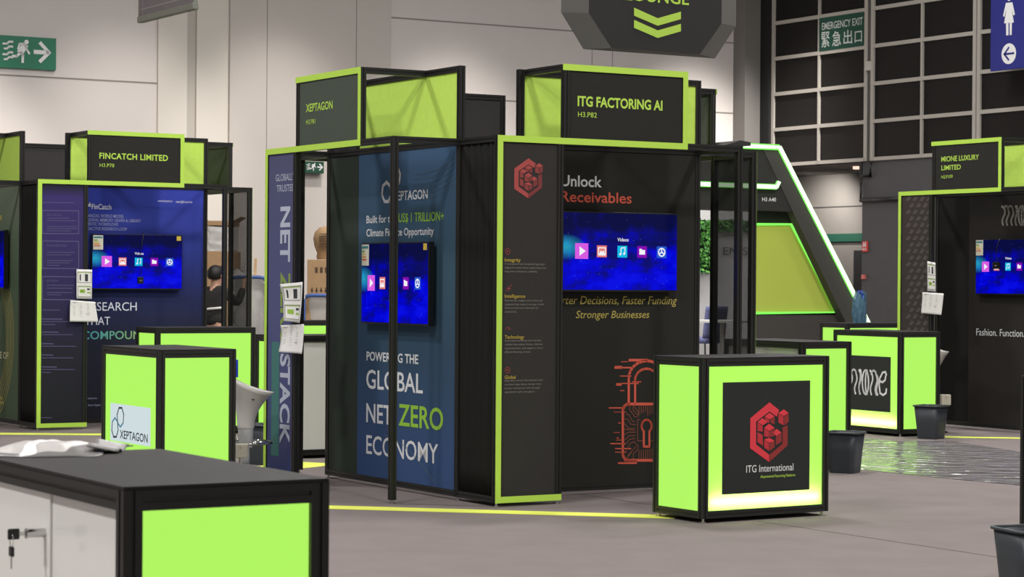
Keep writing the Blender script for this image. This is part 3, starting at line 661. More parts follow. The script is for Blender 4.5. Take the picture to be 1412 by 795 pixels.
# ------------------------------------------------------------------ FinCatch prints
PALE = mat('pale_blue_print', (232, 236, 248), 0.7); DIMB = mat('dim_violet_print', (92, 86, 128), 0.8); MIDB = mat('mid_blue_print', (164, 170, 206), 0.8)
text('lettering', 'FinCatch', FF, bv, 126.5, 153.5, 281, 288, PALE, fin_ban, offset=.012)
b = MB(); c = FF.on_v(123, 281.5, bv); b.flat([(c[0] - .02, c[1] - .02), (c[0] + .02, c[1] - .025), (c[0] + .01, c[1] + .025)], bv); obj('emblem', b, PALE, fin_ban)
for s_, xe, y_ in (('FINANCIAL WORLD MODEL', 171, 299), ('PERSONAL MEMORY GRAPH & LIBRARY', 194.5, 304.8), ('AGENTIC WORKFLOWS', 163, 310.4), ('PROACTIVE RESEARCH LOOP', 175, 316.8)):
    text('lettering', s_, FF, bv, 115, xe, y_ - 4.2, y_, MIDB, fin_ban, offset=.004)
text('lettering', 'www.fincatch.io', FF, bv, 217.5, 238, 275, 278, PALE, fin_ban); text('lettering', 'team@fincatch.io', FF, bv, 242.5, 265, 276.2, 279.2, PALE, fin_ban)
text('lettering', 'RESEARCH', FF, bv, 117, 188.5, 416.5, 428, PALE, fin_ban)
text('lettering', 'THAT', FF, bv, 117, 151.8, 436.6, 447.6, PALE, fin_ban)
u0_ = FF.on_v(117, 460, bv)[0]; u1_ = FF.on_v(210, 460, bv)[0]
text('lettering', 'COMPOUNDS', FF, bv, 113, 214, 456.5, 467.5, ramp_mat('teal_to_lime_print', [(0, (84, 178, 196)), (.5, (120, 190, 150)), (1, (186, 206, 96))], axis=0, lo=u0_, hi=u1_), fin_ban, offset=.007)
text('lettering', 'Incubated from', FF, bv, 121, 134, 547.5, 550, MIDB, fin_ban); text('lettering', 'Asian Digital Finance', FF, bv, 121, 150, 557, 559.5, MIDB, fin_ban)
b = MB()
def outline(fr, x0, y0, x1, y1, v, wd):
    b.ribbon([fr.on_v(x0, y0, v), fr.on_v(x1, y0 + .6, v), fr.on_v(x1, y1, v), fr.on_v(x0, y1 - .3, v)], wd, v, True)
for (y0, y1) in ((290, 322), (332, 370), (381, 413)): outline(FF, 58.5, y0, 108.5, y1, fv, .008)
for (x0, x1, y_) in [(59, 102, 279), (65, 95, 300.5), (65, 104, 304), (65, 106, 312), (65, 106, 315), (65, 98, 318), (65, 103, 347.5), (65, 98, 351), (65, 100, 359), (65, 96, 362), (65, 82, 365.5), (65, 102, 393), (65, 100, 397), (65, 100, 403), (65, 84, 406),
                    (58, 82, 427), (58, 105, 443), (58, 76, 447), (58, 100, 461), (58, 105, 477), (58, 101, 493), (58, 103, 509), (58, 70, 513), (57, 71, 575.5)]:
    b.ribbon([FF.on_v(x0, y_, fv), FF.on_v(x1, y_ + .2, fv)], .006, fv)
obj('small_print', b, DIMB, fin_fin)
b = MB()
for s_, x1, y_ in (('FINANCIAL WORLD MODEL', 85, 297), ('PERSONAL MEMORY GRAPH', 92, 339.5), ('AGENTIC WORKFLOWS', 80, 388)): text('lettering', s_, FF, fv, 64.5, x1, y_ - 2.6, y_, DIMB, fin_fin)
for (x0, x1, y_) in ((58, 86, 439.5), (58, 80, 457.5), (58, 73, 473.5), (58, 73, 489), (58, 78, 505.5)): b.ribbon([FF.on_v(x0, y_, fv), FF.on_v(x1, y_ + .2, fv)], .009, fv)
obj('small_print', b, DIMB, fin_fin)
# ------------------------------------------------------------------ olive booth prints
GOLDL = mat('pale_gold_print', (176, 166, 92), 0.7)
text('lettering', 'FUTURE OF', FL_, bv, -18, 11.5, 483, 491.5, mat('cream_print', (214, 208, 170), .7), lb_ban, offset=.02)
b = MB(); c = FL_.on_v(-22, 462, bv)
for k in range(11): b.ring(c[0], c[1], .72 + .045 * k, .732 + .045 * k, bv, 40, -62, 62) if k < 6 else None
obj('arc_print', b, GOLDL, lb_ban)
b = MB(); b.ribbon([FL_.on_v(-6, 548, bv), FL_.on_v(3, 548.5, bv)], .03, bv); b.ribbon([FL_.on_v(-6, 554, bv), FL_.on_v(4.5, 555, bv)], .03, bv); b.ribbon([FL_.on_v(-6, 300, bv), FL_.on_v(1.8, 300, bv)], .05, bv)
obj('small_print', b, GOLDL, lb_ban)
# ------------------------------------------------------------------ Mione prints
SILV = mat('silver_print', (150, 146, 140), .7)
def strokes(fr, v, S, mp, wd, m, par):
    b = MB()
    for s_ in S: b.ribbon([fr.on_v(*mp(*q_), v) for q_ in s_], wd, v)
    return obj('lettering', b, m, par)
# tall flowing letters on a 0..1 square each
def wave(x0, x1, y0, y1): return [(x0 + (x1 - x0) * (i / 8) + .07 * math.sin(i / 8 * 6.28), y0 + (y1 - y0) * i / 8) for i in range(9)]
def tall_word():
    S = []; arch = lambda a, b_: [(a + (b_ - a) * (1 - math.cos(R(t_))) / 2, .16 * (1 - math.sin(R(t_)))) for t_ in range(0, 181, 20)]
    S += [[(0.0, .02), (.16, .1)] + wave(.16, .08, .1, 1.0)[1:], arch(.14, .42), wave(.42, .36, .16, 1), arch(.42, .72), wave(.72, .68, .16, 1)]   # M
    S += [wave(.92, .98, 0, 1), wave(1.0, .96, 0, 1)]                                                                                       # I
    S += [[(1.32 + .2 * math.cos(R(a)), .5 + .5 * math.sin(R(a))) for a in range(0, 361, 20)], [(1.42 + .1 * math.cos(R(a)), .5 + .5 * math.sin(R(a))) for a in range(90, 271, 20)]]   # O
    S += [[(1.62, 0.0), (1.72, .1)] + wave(1.72, 1.7, .1, 1.0)[1:], arch(1.7, 2.0), wave(2.0, 2.02, .16, 1), wave(2.06, 2.1, .2, 1)]               # N
    S += [[(2.66, .14), (2.6, .02), (2.42, .06), (2.24, .3), (2.2, .6), (2.26, .92), (2.45, 1.0), (2.64, .9), (2.66, .74)], [(2.22, .42), (2.42, .46), (2.58, .36), (2.62, .2)]]   # E
    return S
WORD = tall_word()
strokes(FM, bv, WORD, lambda x, y: (1381.5 + x * 20.5, 284 + y * 26), .022, SILV, mio_ban)
text('lettering', 'Fashion. Function. Forever.', FM, bv, 1346.2, 1448, 452.5, 462, WHX, mio_ban)
b = MB()
for i in range(0, 7):
    for j in range(0, 22):
        x_, y_ = 1250 + i * 9.5 + (j % 2) * 4.5, 276 + j * 9.0
        if x_ > 1281 or y_ > 470: continue
        a, c = FM.on_v(x_, y_, fv), FM.on_v(x_ + 3.4, y_ - 4.6, fv); b.ribbon([a, c], .016, fv)
        a, c = FM.on_v(x_ + 2.2, y_ + .4, fv), FM.on_v(x_ + 5.4, y_ - 3.4, fv); b.ribbon([a, c], .012, fv)
obj('pattern_print', b, mat('pattern_grey', (88, 82, 80), .8), mio_fin)
# ================================================================== TELEVISIONS
ICON = {k: glow('icon_' + k, c, 1.0) for k, c in dict(pink=(214, 92, 226), coral=(226, 122, 112), cyan=(20, 186, 226), purple=(132, 16, 176), blue=(40, 92, 200), white=(240, 240, 246)).items()}
LABELM = mat('energy_label_paper', (214, 210, 190), .6)
def television(fr, x0, x1, yt, yb, label, sticker=None, corner=False, xr=None, icons=True):
    v = E_ - .075
    u0, zt = fr.on_v(x0, yt, v); u1, _ = fr.on_v(x1, yb, v); zb = fr.on_v(x0, yb, v)[1]
    if xr is not None: u1 = u0 + xr
    W_, H2 = u1 - u0, zt - zb
    P = fr.W((u0 + u1) / 2, v)
    t = thing('television', label, 'television', (P.x, P.y, zb), fr.yaw, 'wall televisions')
    obj('bezel', MB().box(-W_ / 2 - .009, W_ / 2 + .009, .004, .05, -.014, H2 + .009), mat('tv_black', (18, 18, 20), .3), t, bevel=.003)
    obj('wall_bracket', MB().box(-.2, .2, .05, .078, H2 * .3, H2 * .7), BLACK, t)
    s = obj('screen', MB().box(-W_ / 2, W_ / 2, .001, .006, 0, H2), M_SCREEN, t)
    sf = subframe(fr, (u0 + u1) / 2, v, zb)
    if icons:
        y_ = H2 * .5; sz = W_ * .043
        for k, (cx, c) in enumerate(((-.345, 'pink'), (-.17, 'coral'), (.01, 'cyan'), (.185, 'purple'), (.36, 'blue'))):
            cx *= W_; r = sz * (1.32 if k == 0 else 1.0)
            ic = obj('icon', MB().flat([(cx - r, y_ - r), (cx + r, y_ - r), (cx + r, y_ + r), (cx - r, y_ + r)], -.0015), ICON[c], s)
            b = MB(); yv = -.003
            if k == 0: b.flat([(cx - r * .35, y_ - r * .6), (cx + r * .6, y_), (cx - r * .35, y_ + r * .6)], yv)
            if k == 1: b.ribbon([(cx - r * .7, y_ - r * .6), (cx + r * .7, y_ - r * .6), (cx + r * .7, y_ + r * .6), (cx - r * .7, y_ + r * .6)], r * .2, yv, True); b.flat([(cx - r * .6, y_ - r * .5), (cx + r * .6, y_ - r * .5), (cx + r * .3, y_ + r * .2), (cx, y_ - r * .1), (cx - r * .25, y_ + r * .2)], yv)
            if k == 2: b.ribbon([(cx - r * .3, y_ - r * .4), (cx - r * .3, y_ + r * .6), (cx + r * .5, y_ + r * .7), (cx + r * .5, y_ - r * .3)], r * .16, yv); b.disc(cx - r * .45, y_ - r * .45, r * .2, yv, 10); b.disc(cx + r * .35, y_ - r * .35, r * .2, yv, 10)
            if k == 3: b.flat([(cx - r * .6, y_ - r * .45), (cx + r * .6, y_ - r * .45), (cx + r * .6, y_ + r * .35), (cx, y_ + r * .35), (cx - r * .15, y_ + r * .55), (cx - r * .6, y_ + r * .55)], yv)
            if k == 4:
                b.ring(cx, y_, r * .55, r * .78, yv, 18)
                for a in (90, 210, 330): b.ribbon([(cx, y_), (cx + r * .6 * math.cos(R(a)), y_ + r * .6 * math.sin(R(a)))], r * .22, yv)
            obj('icon_glyph', b, ICON['white'], s)
        vs, fs = glyphs('Videos', .01); bx = max(p[0] for p in vs); kk = W_ * .098 / bx
        obj('lettering', MB().add([(.015 * W_ - W_ * .049 + p[0] * kk, -.002, H2 * .635 + p[1] * kk) for p in vs], fs), ICON['white'], s)
    if sticker:
        a0, za = sf.on_v(sticker[0], sticker[2], 0); a1, zc = sf.on_v(sticker[1], sticker[3], 0)
        st = obj('energy_label', MB().box(a0, a1, -.003, .001, zc, za), LABELM, t)
        b = MB(); b.box(a0 + .006, a1 - .006, -.0045, -.003, za - .03, za - .012); obj('label_heading', b, mat('label_teal', (60, 130, 140), .6), st)
        for k, cc_ in enumerate(((90, 160, 70), (210, 190, 60), (214, 150, 60), (206, 96, 70))):
            z_ = za - .045 - k * (za - zc) * .13; obj('label_bar', MB().box(a0 + .008, a0 + .008 + (a1 - a0) * (.35 + .1 * k), -.0045, -.003, z_ - .011, z_), mat('bar%d' % k, cc_, .6), st)
    if corner: obj('corner_sticker', MB().box(W_ / 2 - .06, W_ / 2 - .012, -.002, .001, H2 - .05, H2 - .004), mat('yellow_sticker', (218, 190, 66), .6), t)
    return t, sf, W_, H2
television(FI, 777.5, 933, 292, 399, 'wall TV with bright icons on the ITG banner above the gold slogan')
television(FX, 499, 589, 336.5, 443, 'wall TV on the teal banner behind the free corner post', sticker=(499.5, 508.5, 337, 366), corner=True)
_, sff, Wf, Hf = television(FF, 128, 250.5, 323, 397, 'wall TV on the royal blue banner with an energy label and a dangling box', sticker=(128.5, 142, 324, 344), corner=True)
_, sfm, Wm, Hm = television(FM, 1346, 1420, 331, 404, 'wall TV on the MIONE banner cut by the right edge', sticker=(1346.2, 1355.5, 331, 352), xr=.94)
u1l, _z = FL_.on_v(4.5, 350, E_ - .075)
b0 = FL_.on_v(4.5, 318, E_ - .075)[1]; b1 = FL_.on_v(4.5, 396, E_ - .075)[1]
P = FL_.W(u1l - .47, E_ - .075)
t = thing('television', 'wall TV on the olive booth, only its right edge inside the frame', 'television', (P.x, P.y, b1), FL_.yaw, 'wall televisions')
obj('bezel', MB().box(-.479, .479, .004, .05, -.014, b0 - b1 + .009), mat('tv_black', (18, 18, 20), .3), t); obj('screen', MB().box(-.47, .47, .001, .006, 0, b0 - b1), M_SCREEN, t); obj('wall_bracket', MB().box(-.2, .2, .05, .078, .15, .35), BLACK, t)
def dongle(fr, x0, x1, y0, y1, ytop, label):
    v = E_ - .092
    u0, z1 = fr.on_v(x0, y0, v); u1, z0 = fr.on_v(x1, y1, v); zt = fr.on_v((x0 + x1) / 2, ytop, v)[1]
    P = fr.W((u0 + u1) / 2, v); h = (u1 - u0) / 2
    t = thing('media_box', label, 'device', (P.x, P.y, z0), fr.yaw)
    obj('case', MB().box(-h, h, -.012, .012, 0, z1 - z0), mat('tv_black', (18, 18, 20), .3), t, bevel=.004)
    obj('cable', MB().tube([(0, 0, z1 - z0), (.01, 0, z1 - z0 + .03), (-.015, .0, (zt - z0) * .5), (.03, .0, zt - z0 - .02), (.03, .014, zt - z0 + .012)], .004), BLACK, t)
    obj('marking', MB().box(-h * .3, h * .3, -.0135, -.012, (z1 - z0) * .4, (z1 - z0) * .55), DIM, t)
dongle(FF, 189.5, 197.5, 381.5, 391, 322, 'small black media box dangling by its cable before the TV of the royal blue booth')
dongle(FM, 1369.5, 1378.5, 361, 370.5, 330, 'small black media box dangling by its cable before the MIONE TV')
# ================================================================== PAPERS HUNG ON THE FINS
PAPER = mat('white_paper', (232, 230, 226), .8); INK = mat('grey_ink', (186, 184, 182), .8); DINK = mat('dark_ink', (52, 54, 58), .8); GINK = mat('green_ink', (150, 186, 70), .8)
def paper(fr, quad, label, kind, v=-.012, curl=.0):
    """quad: photo corners tl, tr, br, bl on the plane in front of the fin"""
    pts = [fr.on_v(x, y, v) for x, y in quad]
    zb = min(p[1] for p in pts); uc = sum(p[0] for p in pts) / 4
    P = fr.W(uc, v)
    t = thing('paper_notice', label, 'paper', (P.x, P.y, zb), fr.yaw, 'papers hung on the booth fins')
    q_ = [(p[0] - uc, p[1] - zb) for p in pts]
    def S(a, c):  # a left-right, c top-bottom
        x = (q_[0][0] * (1 - a) + q_[1][0] * a) * (1 - c) + (q_[3][0] * (1 - a) + q_[2][0] * a) * c
        z = (q_[0][1] * (1 - a) + q_[1][1] * a) * (1 - c) + (q_[3][1] * (1 - a) + q_[2][1] * a) * c
        return x, z, -.002 - curl * ((1 - a) ** 2 * (.4 + .6 * abs(c - .3))) - curl * .3 * c * c
    obj('sheet', MB().grid(lambda a, c: (S(a, c)[0], S(a, c)[2], S(a, c)[1]), 10, 12), PAPER, t, solid=.0012)
    def patch(b, a0, a1, c0, c1):
        n = 4
        b.grid(lambda a, c: (S(a0 + (a1 - a0) * a, c0 + (c1 - c0) * c)[0], S(a0 + (a1 - a0) * a, c0 + (c1 - c0) * c)[2] - .002, S(a0 + (a1 - a0) * a, c0 + (c1 - c0) * c)[1]), n, n)
    b = MB(); d = MB(); g = MB()
    if kind == 'text':
        for r_ in range(13):
            for a0 in (.1, .36, .64):
                if (r_ * 7 + int(a0 * 10)) % 5: patch(b, a0, a0 + .1 + .1 * ((r_ * 3) % 3) / 2, .1 + r_ * .052, .112 + r_ * .052)
        patch(d, .6, .7, .62, .64); patch(d, .1, .3, .08, .095)
    else:
        for c0 in (.08, .56):
            patch(d, .07, .93, c0, c0 + .008); patch(d, .07, .93, c0 + .36, c0 + .372); patch(d, .07, .09, c0, c0 + .37); patch(d, .92, .94, c0, c0 + .37); patch(g, .1, .9, c0 + .015, c0 + .035)
        patch(d, .2, .28, .17, .38); patch(d, .54, .74, .16, .4); patch(g, .2, .55, .68, .8); patch(d, .32, .44, .72, .76); patch(d, .68, .86, .64, .7); patch(g, .68, .88, .76, .81)
    if b.v: obj('print', b, INK, t)
    if d.v: obj('print', d, DINK, t)
    if g.v: obj('print', g, GINK, t)
    obj('tape_tab', MB().box(-.02, .02, -.004, .012, max(q_[0][1], q_[1][1]) - .03, max(q_[0][1], q_[1][1]) - .01), PAPER, t)
paper(FF, [(105.5, 371), (126.8, 371.6), (126.5, 412), (105.5, 411.5)], 'white booth plan sheet with two framed drawings taped to the violet fin', 'plan')
paper(FF, [(96.5, 413.5), (131, 416), (135, 443.5), (95.2, 443)], 'white text notice hanging under the plan sheet on the violet fin', 'text', v=-.02, curl=.02)
paper(FX, [(391, 391.5), (417.5, 388.5), (416, 445), (401, 442)], 'curled plan sheet taped across the lilac NET ZERO STACK fin', 'plan', v=-.03, curl=.05)
paper(FX, [(392, 448), (419.5, 446.5), (419, 487.5), (394, 485)], 'curled text notice below the plan sheet on the lilac fin', 'text', v=-.03, curl=.05)
paper(FM, [(1279, 360), (1290, 362), (1290.5, 402), (1279, 401)], 'narrow plan sheet taped to the MIONE fin', 'plan')
paper(FM, [(1273, 402.5), (1301.5, 404.5), (1298.5, 434), (1272, 431.5)], 'white text notice hanging below the narrow plan sheet on the MIONE fin', 'text', v=-.02, curl=.015)
# ================================================================== LIGHTBOX COUNTERS
CL, CD, CH = 1.05, .52, 1.045
WDOOR = mat('glossy_white_door', (236, 236, 230), .12, coat=.4)
def counter(P, yaw, label, bar=False, CD=CD):
    t = thing('lightbox_counter', label, 'counter', (P[0], P[1], 0), yaw, 'lightbox counters')
    z0, zt, h = .028, CH - .010, .0235; s = .047
    b = MB()
    for x in (h, CL - h):
        for y in (h, CD - h): b.prof('z', z0, zt, x, y, s)
    for z in (z0 + h, zt - h):
        for y in (h, CD - h): b.prof('x', s, CL - s, y, z, s)
        for x in (h, CL - h): b.prof('y', s, CD - s, x, z, s)
    obj('frame', b, BLACK, t)
    obj('counter_top', MB().box(0, CL, 0, CD, zt, CH), TOPBLK, t, bevel=.002)
    obj('front_lightbox', MB().box(s, CL - s, .014, .017, z0 + s, zt - s), BOXB if bar else BOX, t)
    obj('base_board', MB().box(s, CL - s, .03, CD - .03, z0 + .01, z0 + .03), BLACK, t)
    obj('end_lightbox', MB().box(.014, .017, s, CD - s, z0 + s, zt - s), BOX, t)
    obj('end_lightbox', MB().box(CL - .017, CL - .014, s, CD - s, z0 + s, zt - s), BOX, t)
    for k in (0, 1):
        xa = s + k * (CL - 2 * s) * .49; xb = s + (CL - 2 * s) * (.51 if k == 0 else 1.0)
        obj('door', MB().box(xa, xb, CD - .022 + .006 * k, CD - .017 + .006 * k, z0 + s, zt - s), WDOOR, t)
    obj('inner_liner', MB().box(.10, CL - .10, .09, CD - .06, z0 + s, zt - s), mat('liner_grey', (110, 112, 108), .8), t)
    for x in (.03, CL - .03):
        for y in (.03, CD - .03): obj('foot', MB().cyl((x, y, 0), (x, y, .008), .022).cyl((x, y, .008), (x, y, .03), .009), CHROME, t)
    if bar: obj('light_bar', MB().box(.07, CL - .07, .040, .052, .122, .136), glow('led_white', (255, 255, 226), 130), t)
    return t, Frame(P, yaw)
def off(P, d, l): return (P[0] + d.x * l, P[1] + d.y * l)
itgc, FIC = counter((1.21, 14.366), R(33.6), 'lime lit counter with the red hexagon emblem in front of the padlock banner', bar=True)
def corner_px(px, py, z=CH): p_ = floor_at(px, py, z); return (p_.x, p_.y)
YX = YAW - math.pi / 2
Cx = corner_px(219, 481.8, CH); Xo = off(Cx, V, CL)
xepc, FXC = counter(Xo, YX, 'lime lit counter with a white XEPTAGON sticker, left of the near booths', CD=.562)
Cf = corner_px(215.5, 451.5, CH)
finc, FFC = counter(Cf, YAW, 'lime lit counter behind the XEPTAGON sticker counter, before the royal blue booth')
Rf = (-.432, 5.437)
fore, FRC = counter(Rf, YAW + math.pi / 2, 'large near counter at bottom left with white locked doors and a plastic bundle on top')
Cm = corner_px(1242, 457.2, CH); Mo = off(Cm, V, CL)
mioc, FMC = counter(Mo, YX, 'lime lit counter with the black MIONE panel', bar=True)
Rd = (2.74, 18.42)
dctr, FDC = counter(corner_px(1174.5, 470.5, CH), YAW + math.pi / 2, 'lime lit counter right behind the red emblem counter, white doors to the left')
counter(off(off(corner_px(388, 462.5, CH), U, CL), V, CD), YAW + math.pi, 'counter seen through the gap beside the lilac fin, its white doors facing the camera')
counter(off(corner_px(400, 442, CH), U, 0), YAW, 'farther lime lit counter glimpsed through the gap below the cardboard boxes')
bagc, FBC = counter(corner_px(1168, 445.5, CH), YAW, 'far counter behind the MIONE counter with a wrapped bag on top')
p_ = floor_at(1407.5, 517.3, CH); counter(off((p_.x, p_.y), V, -CD), YAW, 'counter at the right edge of the photo, only its dark corner post inside the frame')
# logo panels
def lpanel(fr, t, x0, x1, yt, yb, m, v=.010, name='logo_panel'):
    u0, zt = fr.on_v(x0, yt, v); u1, _ = fr.on_v(x1, yb, v); zb = fr.on_v(x0, yb, v)[1]
    return obj(name, MB().box(u0, u1, v, v + .003, zb, zt), m, t)
LP = mat('logo_panel_black', (34, 38, 36), .55)
lp = lpanel(FIC, itgc, 997, 1116, 527, 681.5, LP)
lm2 = lambda x, y: (1010 + x / 5.68, 530 + y / 5.68)
logo(FIC, .0085, lm2, lp, (RED1, RED2, RED3))
text('lettering', 'ITG International', FIC, .0085, 1029, 1094, 641.5, 651.2, WHITEL, lp, offset=.004)
text('lettering', 'AI-powered Factoring Platform', FIC, .0085, 1048.5, 1096.5, 655, 658.5, LIMEL, lp, offset=.016)
WST = mat('white_sticker', (226, 238, 242), .5)
lp = lpanel(FXC, xepc, 152.5, 206.8, 555, 606, STICK)
NAVY = mat('navy_print', (66, 72, 92), .6); SKY = mat('sky_print', (96, 168, 196), .6)
m_ = lambda x, y: (30 + x / 7.844, 540 + y / 7.844)
def hept(cx, cy, rx, ry, rot, m, seg):
    b = MB(); pts = []
    for i in seg: x, y = m_(cx + rx * math.cos(R(rot + 360 * i / 7)), cy - ry * math.sin(R(rot + 360 * i / 7))); pts.append(FXC.on_v(x, y, .0085))
    b.ribbon(pts, .014, .0085); obj('emblem', b, m, lp)
hept(1067, 270, 37, 108, -90, NAVY, (1, 2, 3, 4, 5, 6)); hept(1067, 270, 37, 108, -90, SKY, (6, 7, 8))
hept(1008, 388, 35, 108, 90, SKY, (6, 7, 8)); hept(1008, 388, 35, 108, 90, NAVY, (1, 2, 3, 4, 5, 6))
text('lettering', 'XEPTAGON', FXC, .0085, *[m_(x, 0)[0] for x in (1060, 1362)], 592.5, 603.5, mat('dark_print', (42, 44, 48), .6), lp, offset=.014)
lp = lpanel(FMC, mioc, 1168, 1227.5, 489, 563.5, LP)
strokes(FMC, .0085, WORD, lambda x, y: (1165 + x * 21.5, 508.5 + y * 33 + x * 1.2), .021, WHITEL, lp)
# locks and keys on the near counter (doors on its back face, y = CD)
def on_back(px, py, v=CD): return FRC.on_v(px, py, v)
ul, zl_ = on_back(56, 734)
lk = obj('lock', MB().cyl((ul, CD - .02, zl_), (ul, CD + .035, zl_), .011).cyl((ul, CD + .035, zl_), (ul, CD + .038, zl_), .013), CHROME, fore)
b = MB(); b.box(ul - .003, ul + .003, CD + .038, CD + .056, zl_ - .005, zl_ + .005); obj('key_blade', b, CHROME, lk)
obj('key_head', MB().box(ul - .004, ul + .004, CD + .054, CD + .084, zl_ - .0135, zl_ + .0135), mat('key_black', (26, 26, 26), .4), lk, bevel=.003)
kt = thing('spare_key', 'spare key with black head hanging from the key in the near counter lock', 'key', FRC.W(ul, CD + .074, zl_ - .085)[:], FRC.yaw)
RG = MB(); RG.tube([(0.012 * math.sin(R(a)), 0, .068 + .018 * math.cos(R(a))) for a in range(0, 361, 20)], .0014)
obj('key_ring', RG, CHROME, kt); obj('key_head', MB().box(-.013, .013, -.004, .004, .030, .055), mat('key_black', (26, 26, 26), .4), kt, bevel=.003)
obj('key_blade', MB().box(-.004, .004, -.0012, .0012, 0, .031), CHROME, kt)
# folded plastic bundle on the near counter
Pb = floor_at(66, 622, CH); PB_Y = YAW + R(8)
fb = Frame((Pb.x, Pb.y), 0)
bt = thing('plastic_bundle', 'folded grey plastic sheet with a white band lying on the near counter top', 'plastic', (Pb.x, Pb.y, CH), R(2))
rnd = random.Random(3)
def fold(w0, d0, hgt_, x_off, seed, amp):
    def fn(a, c):
        x = (a - .5) * w0 + .05 * (c - .5); y = (c - .5) * d0
        ed = min(1, 4 * min(a, 1 - a) + .15) * min(1, 3.2 * min(c, 1 - c) + .12)
        z = hgt_ * ed * (.88 + .12 * math.sin(a * 6 + seed) * math.cos(c * 5 + seed)) + amp * math.sin(a * 23 + c * 9 + seed) * ed
        return (x + x_off + .02 * math.sin(c * 6 + seed), y + .015 * math.sin(a * 8 + seed), max(.001, z))
    return MB().grid(fn, 30, 20)
obj('dark_sheet', fold(.31, .42, .014, .01, 1.0, .001), mat('dark_plastic_sheet', (96, 94, 92), .4), bt, solid=.003)
obj('clear_sheet', fold(.24, .36, .026, -.005, 1.4, .0012), mat('cloudy_plastic', (172, 167, 164), .4, noise=.08, scale=9), bt, solid=.002)
obj('white_band', fold(.06, .43, .028, -.02, 1.4, .0006), mat('white_plastic_band', (214, 212, 210), .35), bt, solid=.002)
obj('loose_end', MB().grid(lambda a, c: (.12 + a * .08, -.1 + .22 * c + .03 * a, .004 + .018 * (1 - a) + .006 * math.sin(c * 9)), 8, 10), mat('dark_plastic_sheet', (96, 94, 92), .4), bt, solid=.003)
# ================================================================== BINS
BINM = mat('bin_plastic', (56, 60, 66), .42, spec=.4)
def waste_bin(P, yaw, label, w0=.21, w1=.27, h=.33):
    t = thing('waste_bin', label, 'bin', (P[0], P[1], 0), yaw, 'dark plastic waste bins')
    def rg(hw, z, n=40):
        o_ = []
        for i in range(n):
            a = 2 * math.pi * (i + .5) / n; c, s_ = math.cos(a), math.sin(a); e_ = .32
            o_.append((hw * math.copysign(abs(c) ** e_, c), hw * math.copysign(abs(s_) ** e_, s_), z))
        return o_
    a, b_ = w0 / 2, w1 / 2
    obj('bucket', MB().rings([rg(a, 0), rg(a + (b_ - a) * .5, h * .5), rg(b_, h - .012), rg(b_ - .004, h - .012), rg(a - .004 + (b_ - a) * .5, h * .5), rg(a - .004, .006)]), BINM, t)
    obj('rim', MB().rings([rg(b_ - .004, h - .014), rg(b_ + .012, h - .014), rg(b_ + .012, h), rg(b_ - .004, h), rg(b_ - .004, h - .014)], cap0=False, cap1=False), BINM, t)
    return t
for px0, px1, py, lab, k in ((1145, 1173, 650.5, 'waste bin behind the right corner of the red emblem counter', 1), (1268, 1306, 605.5, 'waste bin at the right corner of the MIONE counter', 1), (343, 372, 641, 'waste bin left of the lilac fin, by the white bar stool', 1)):
    pc = floor_at((px0 + px1) / 2, py); c_ = off((pc.x, pc.y), Vector((0, 1, 0)), .13); c_ = (c_[0] + (.03 if px0 == 1145 else 0), c_[1] - (.16 if px0 == 1145 else 0))
    waste_bin(c_, YAW + R(20 if px0 > 1200 else 31), lab)
pc = floor_at(1383, 727.5, .33); waste_bin((pc.x + .155, pc.y + .03), YAW - R(12), 'large dark waste bin cut by the bottom right corner of the photo', .25, .31, .33)
# ================================================================== BAR STOOLS
SHELL = mat('white_stool_plastic', (218, 214, 208), .22, coat=.3)
def bar_stool(P, yaw, label, dz=0.0):
    t = thing('bar_stool', label, 'stool', (P[0], P[1], 0), yaw, 'white bar stools')
    n = 40
    def rg(k, inner):
        o_ = []
        for i in range(n):
            a = 2 * math.pi * i / n; back = .5 + .5 * math.cos(a)
            zt_ = .70 + dz + .15 * back ** 1.5; rt = .17 + .035 * (1 - back)
            z = .44 + (zt_ - .44) * k; r_ = .062 + (rt - .062) * (k ** 2.1)
            if inner: r_ = max(.001, r_ - .008); 
            o_.append((-r_ * math.cos(a), r_ * math.sin(a), z))
        return o_
    outer = [rg(k / 10, False) for k in range(11)]; inner = [rg(k / 10, True) for k in range(10, 5, -1)]
    obj('seat_shell', MB().rings(outer + inner, cap0=True, cap1=True), SHELL, t)
    hs = obj('hand_hole', MB().cyl((0.045, -.105, .655), (.05, -.125, .66), .013, n=14), mat('hole_dark', (60, 52, 46), .5), t)
    obj('column', MB().cyl((0, 0, .03), (0, 0, .30), .030).cyl((0, 0, .30), (0, 0, .45), .050, .058, n=20), mat('column_plastic', (206, 206, 206), .15), t)
    obj('footrest', MB().tube([(.19 * math.cos(R(a)), .19 * math.sin(R(a)), .335) for a in range(0, 361, 15)], .011).tube([(0, 0, .335), (.19, 0, .335)], .010).tube([(0, 0, .335), (-.19, 0, .335)], .010), CHROME, t)
    obj('base', MB().rings([[(r_ * math.cos(2 * math.pi * i / 40), r_ * math.sin(2 * math.pi * i / 40), z) for i in range(40)] for r_, z in ((.2, 0), (.2, .008), (.15, .018), (.04, .035), (.03, .05))]), CHROME, t)
    return t
ps = depth_at(339, 560, 16.55); bar_stool((ps.x, ps.y), R(8), 'white moulded bar stool at the right of the XEPTAGON sticker counter')
ps = depth_at(1281, 500, 23.45); bar_stool((ps.x, ps.y), R(-10), dz=.13, label= 'white moulded bar stool behind the MIONE counter, only its seat edge showing')
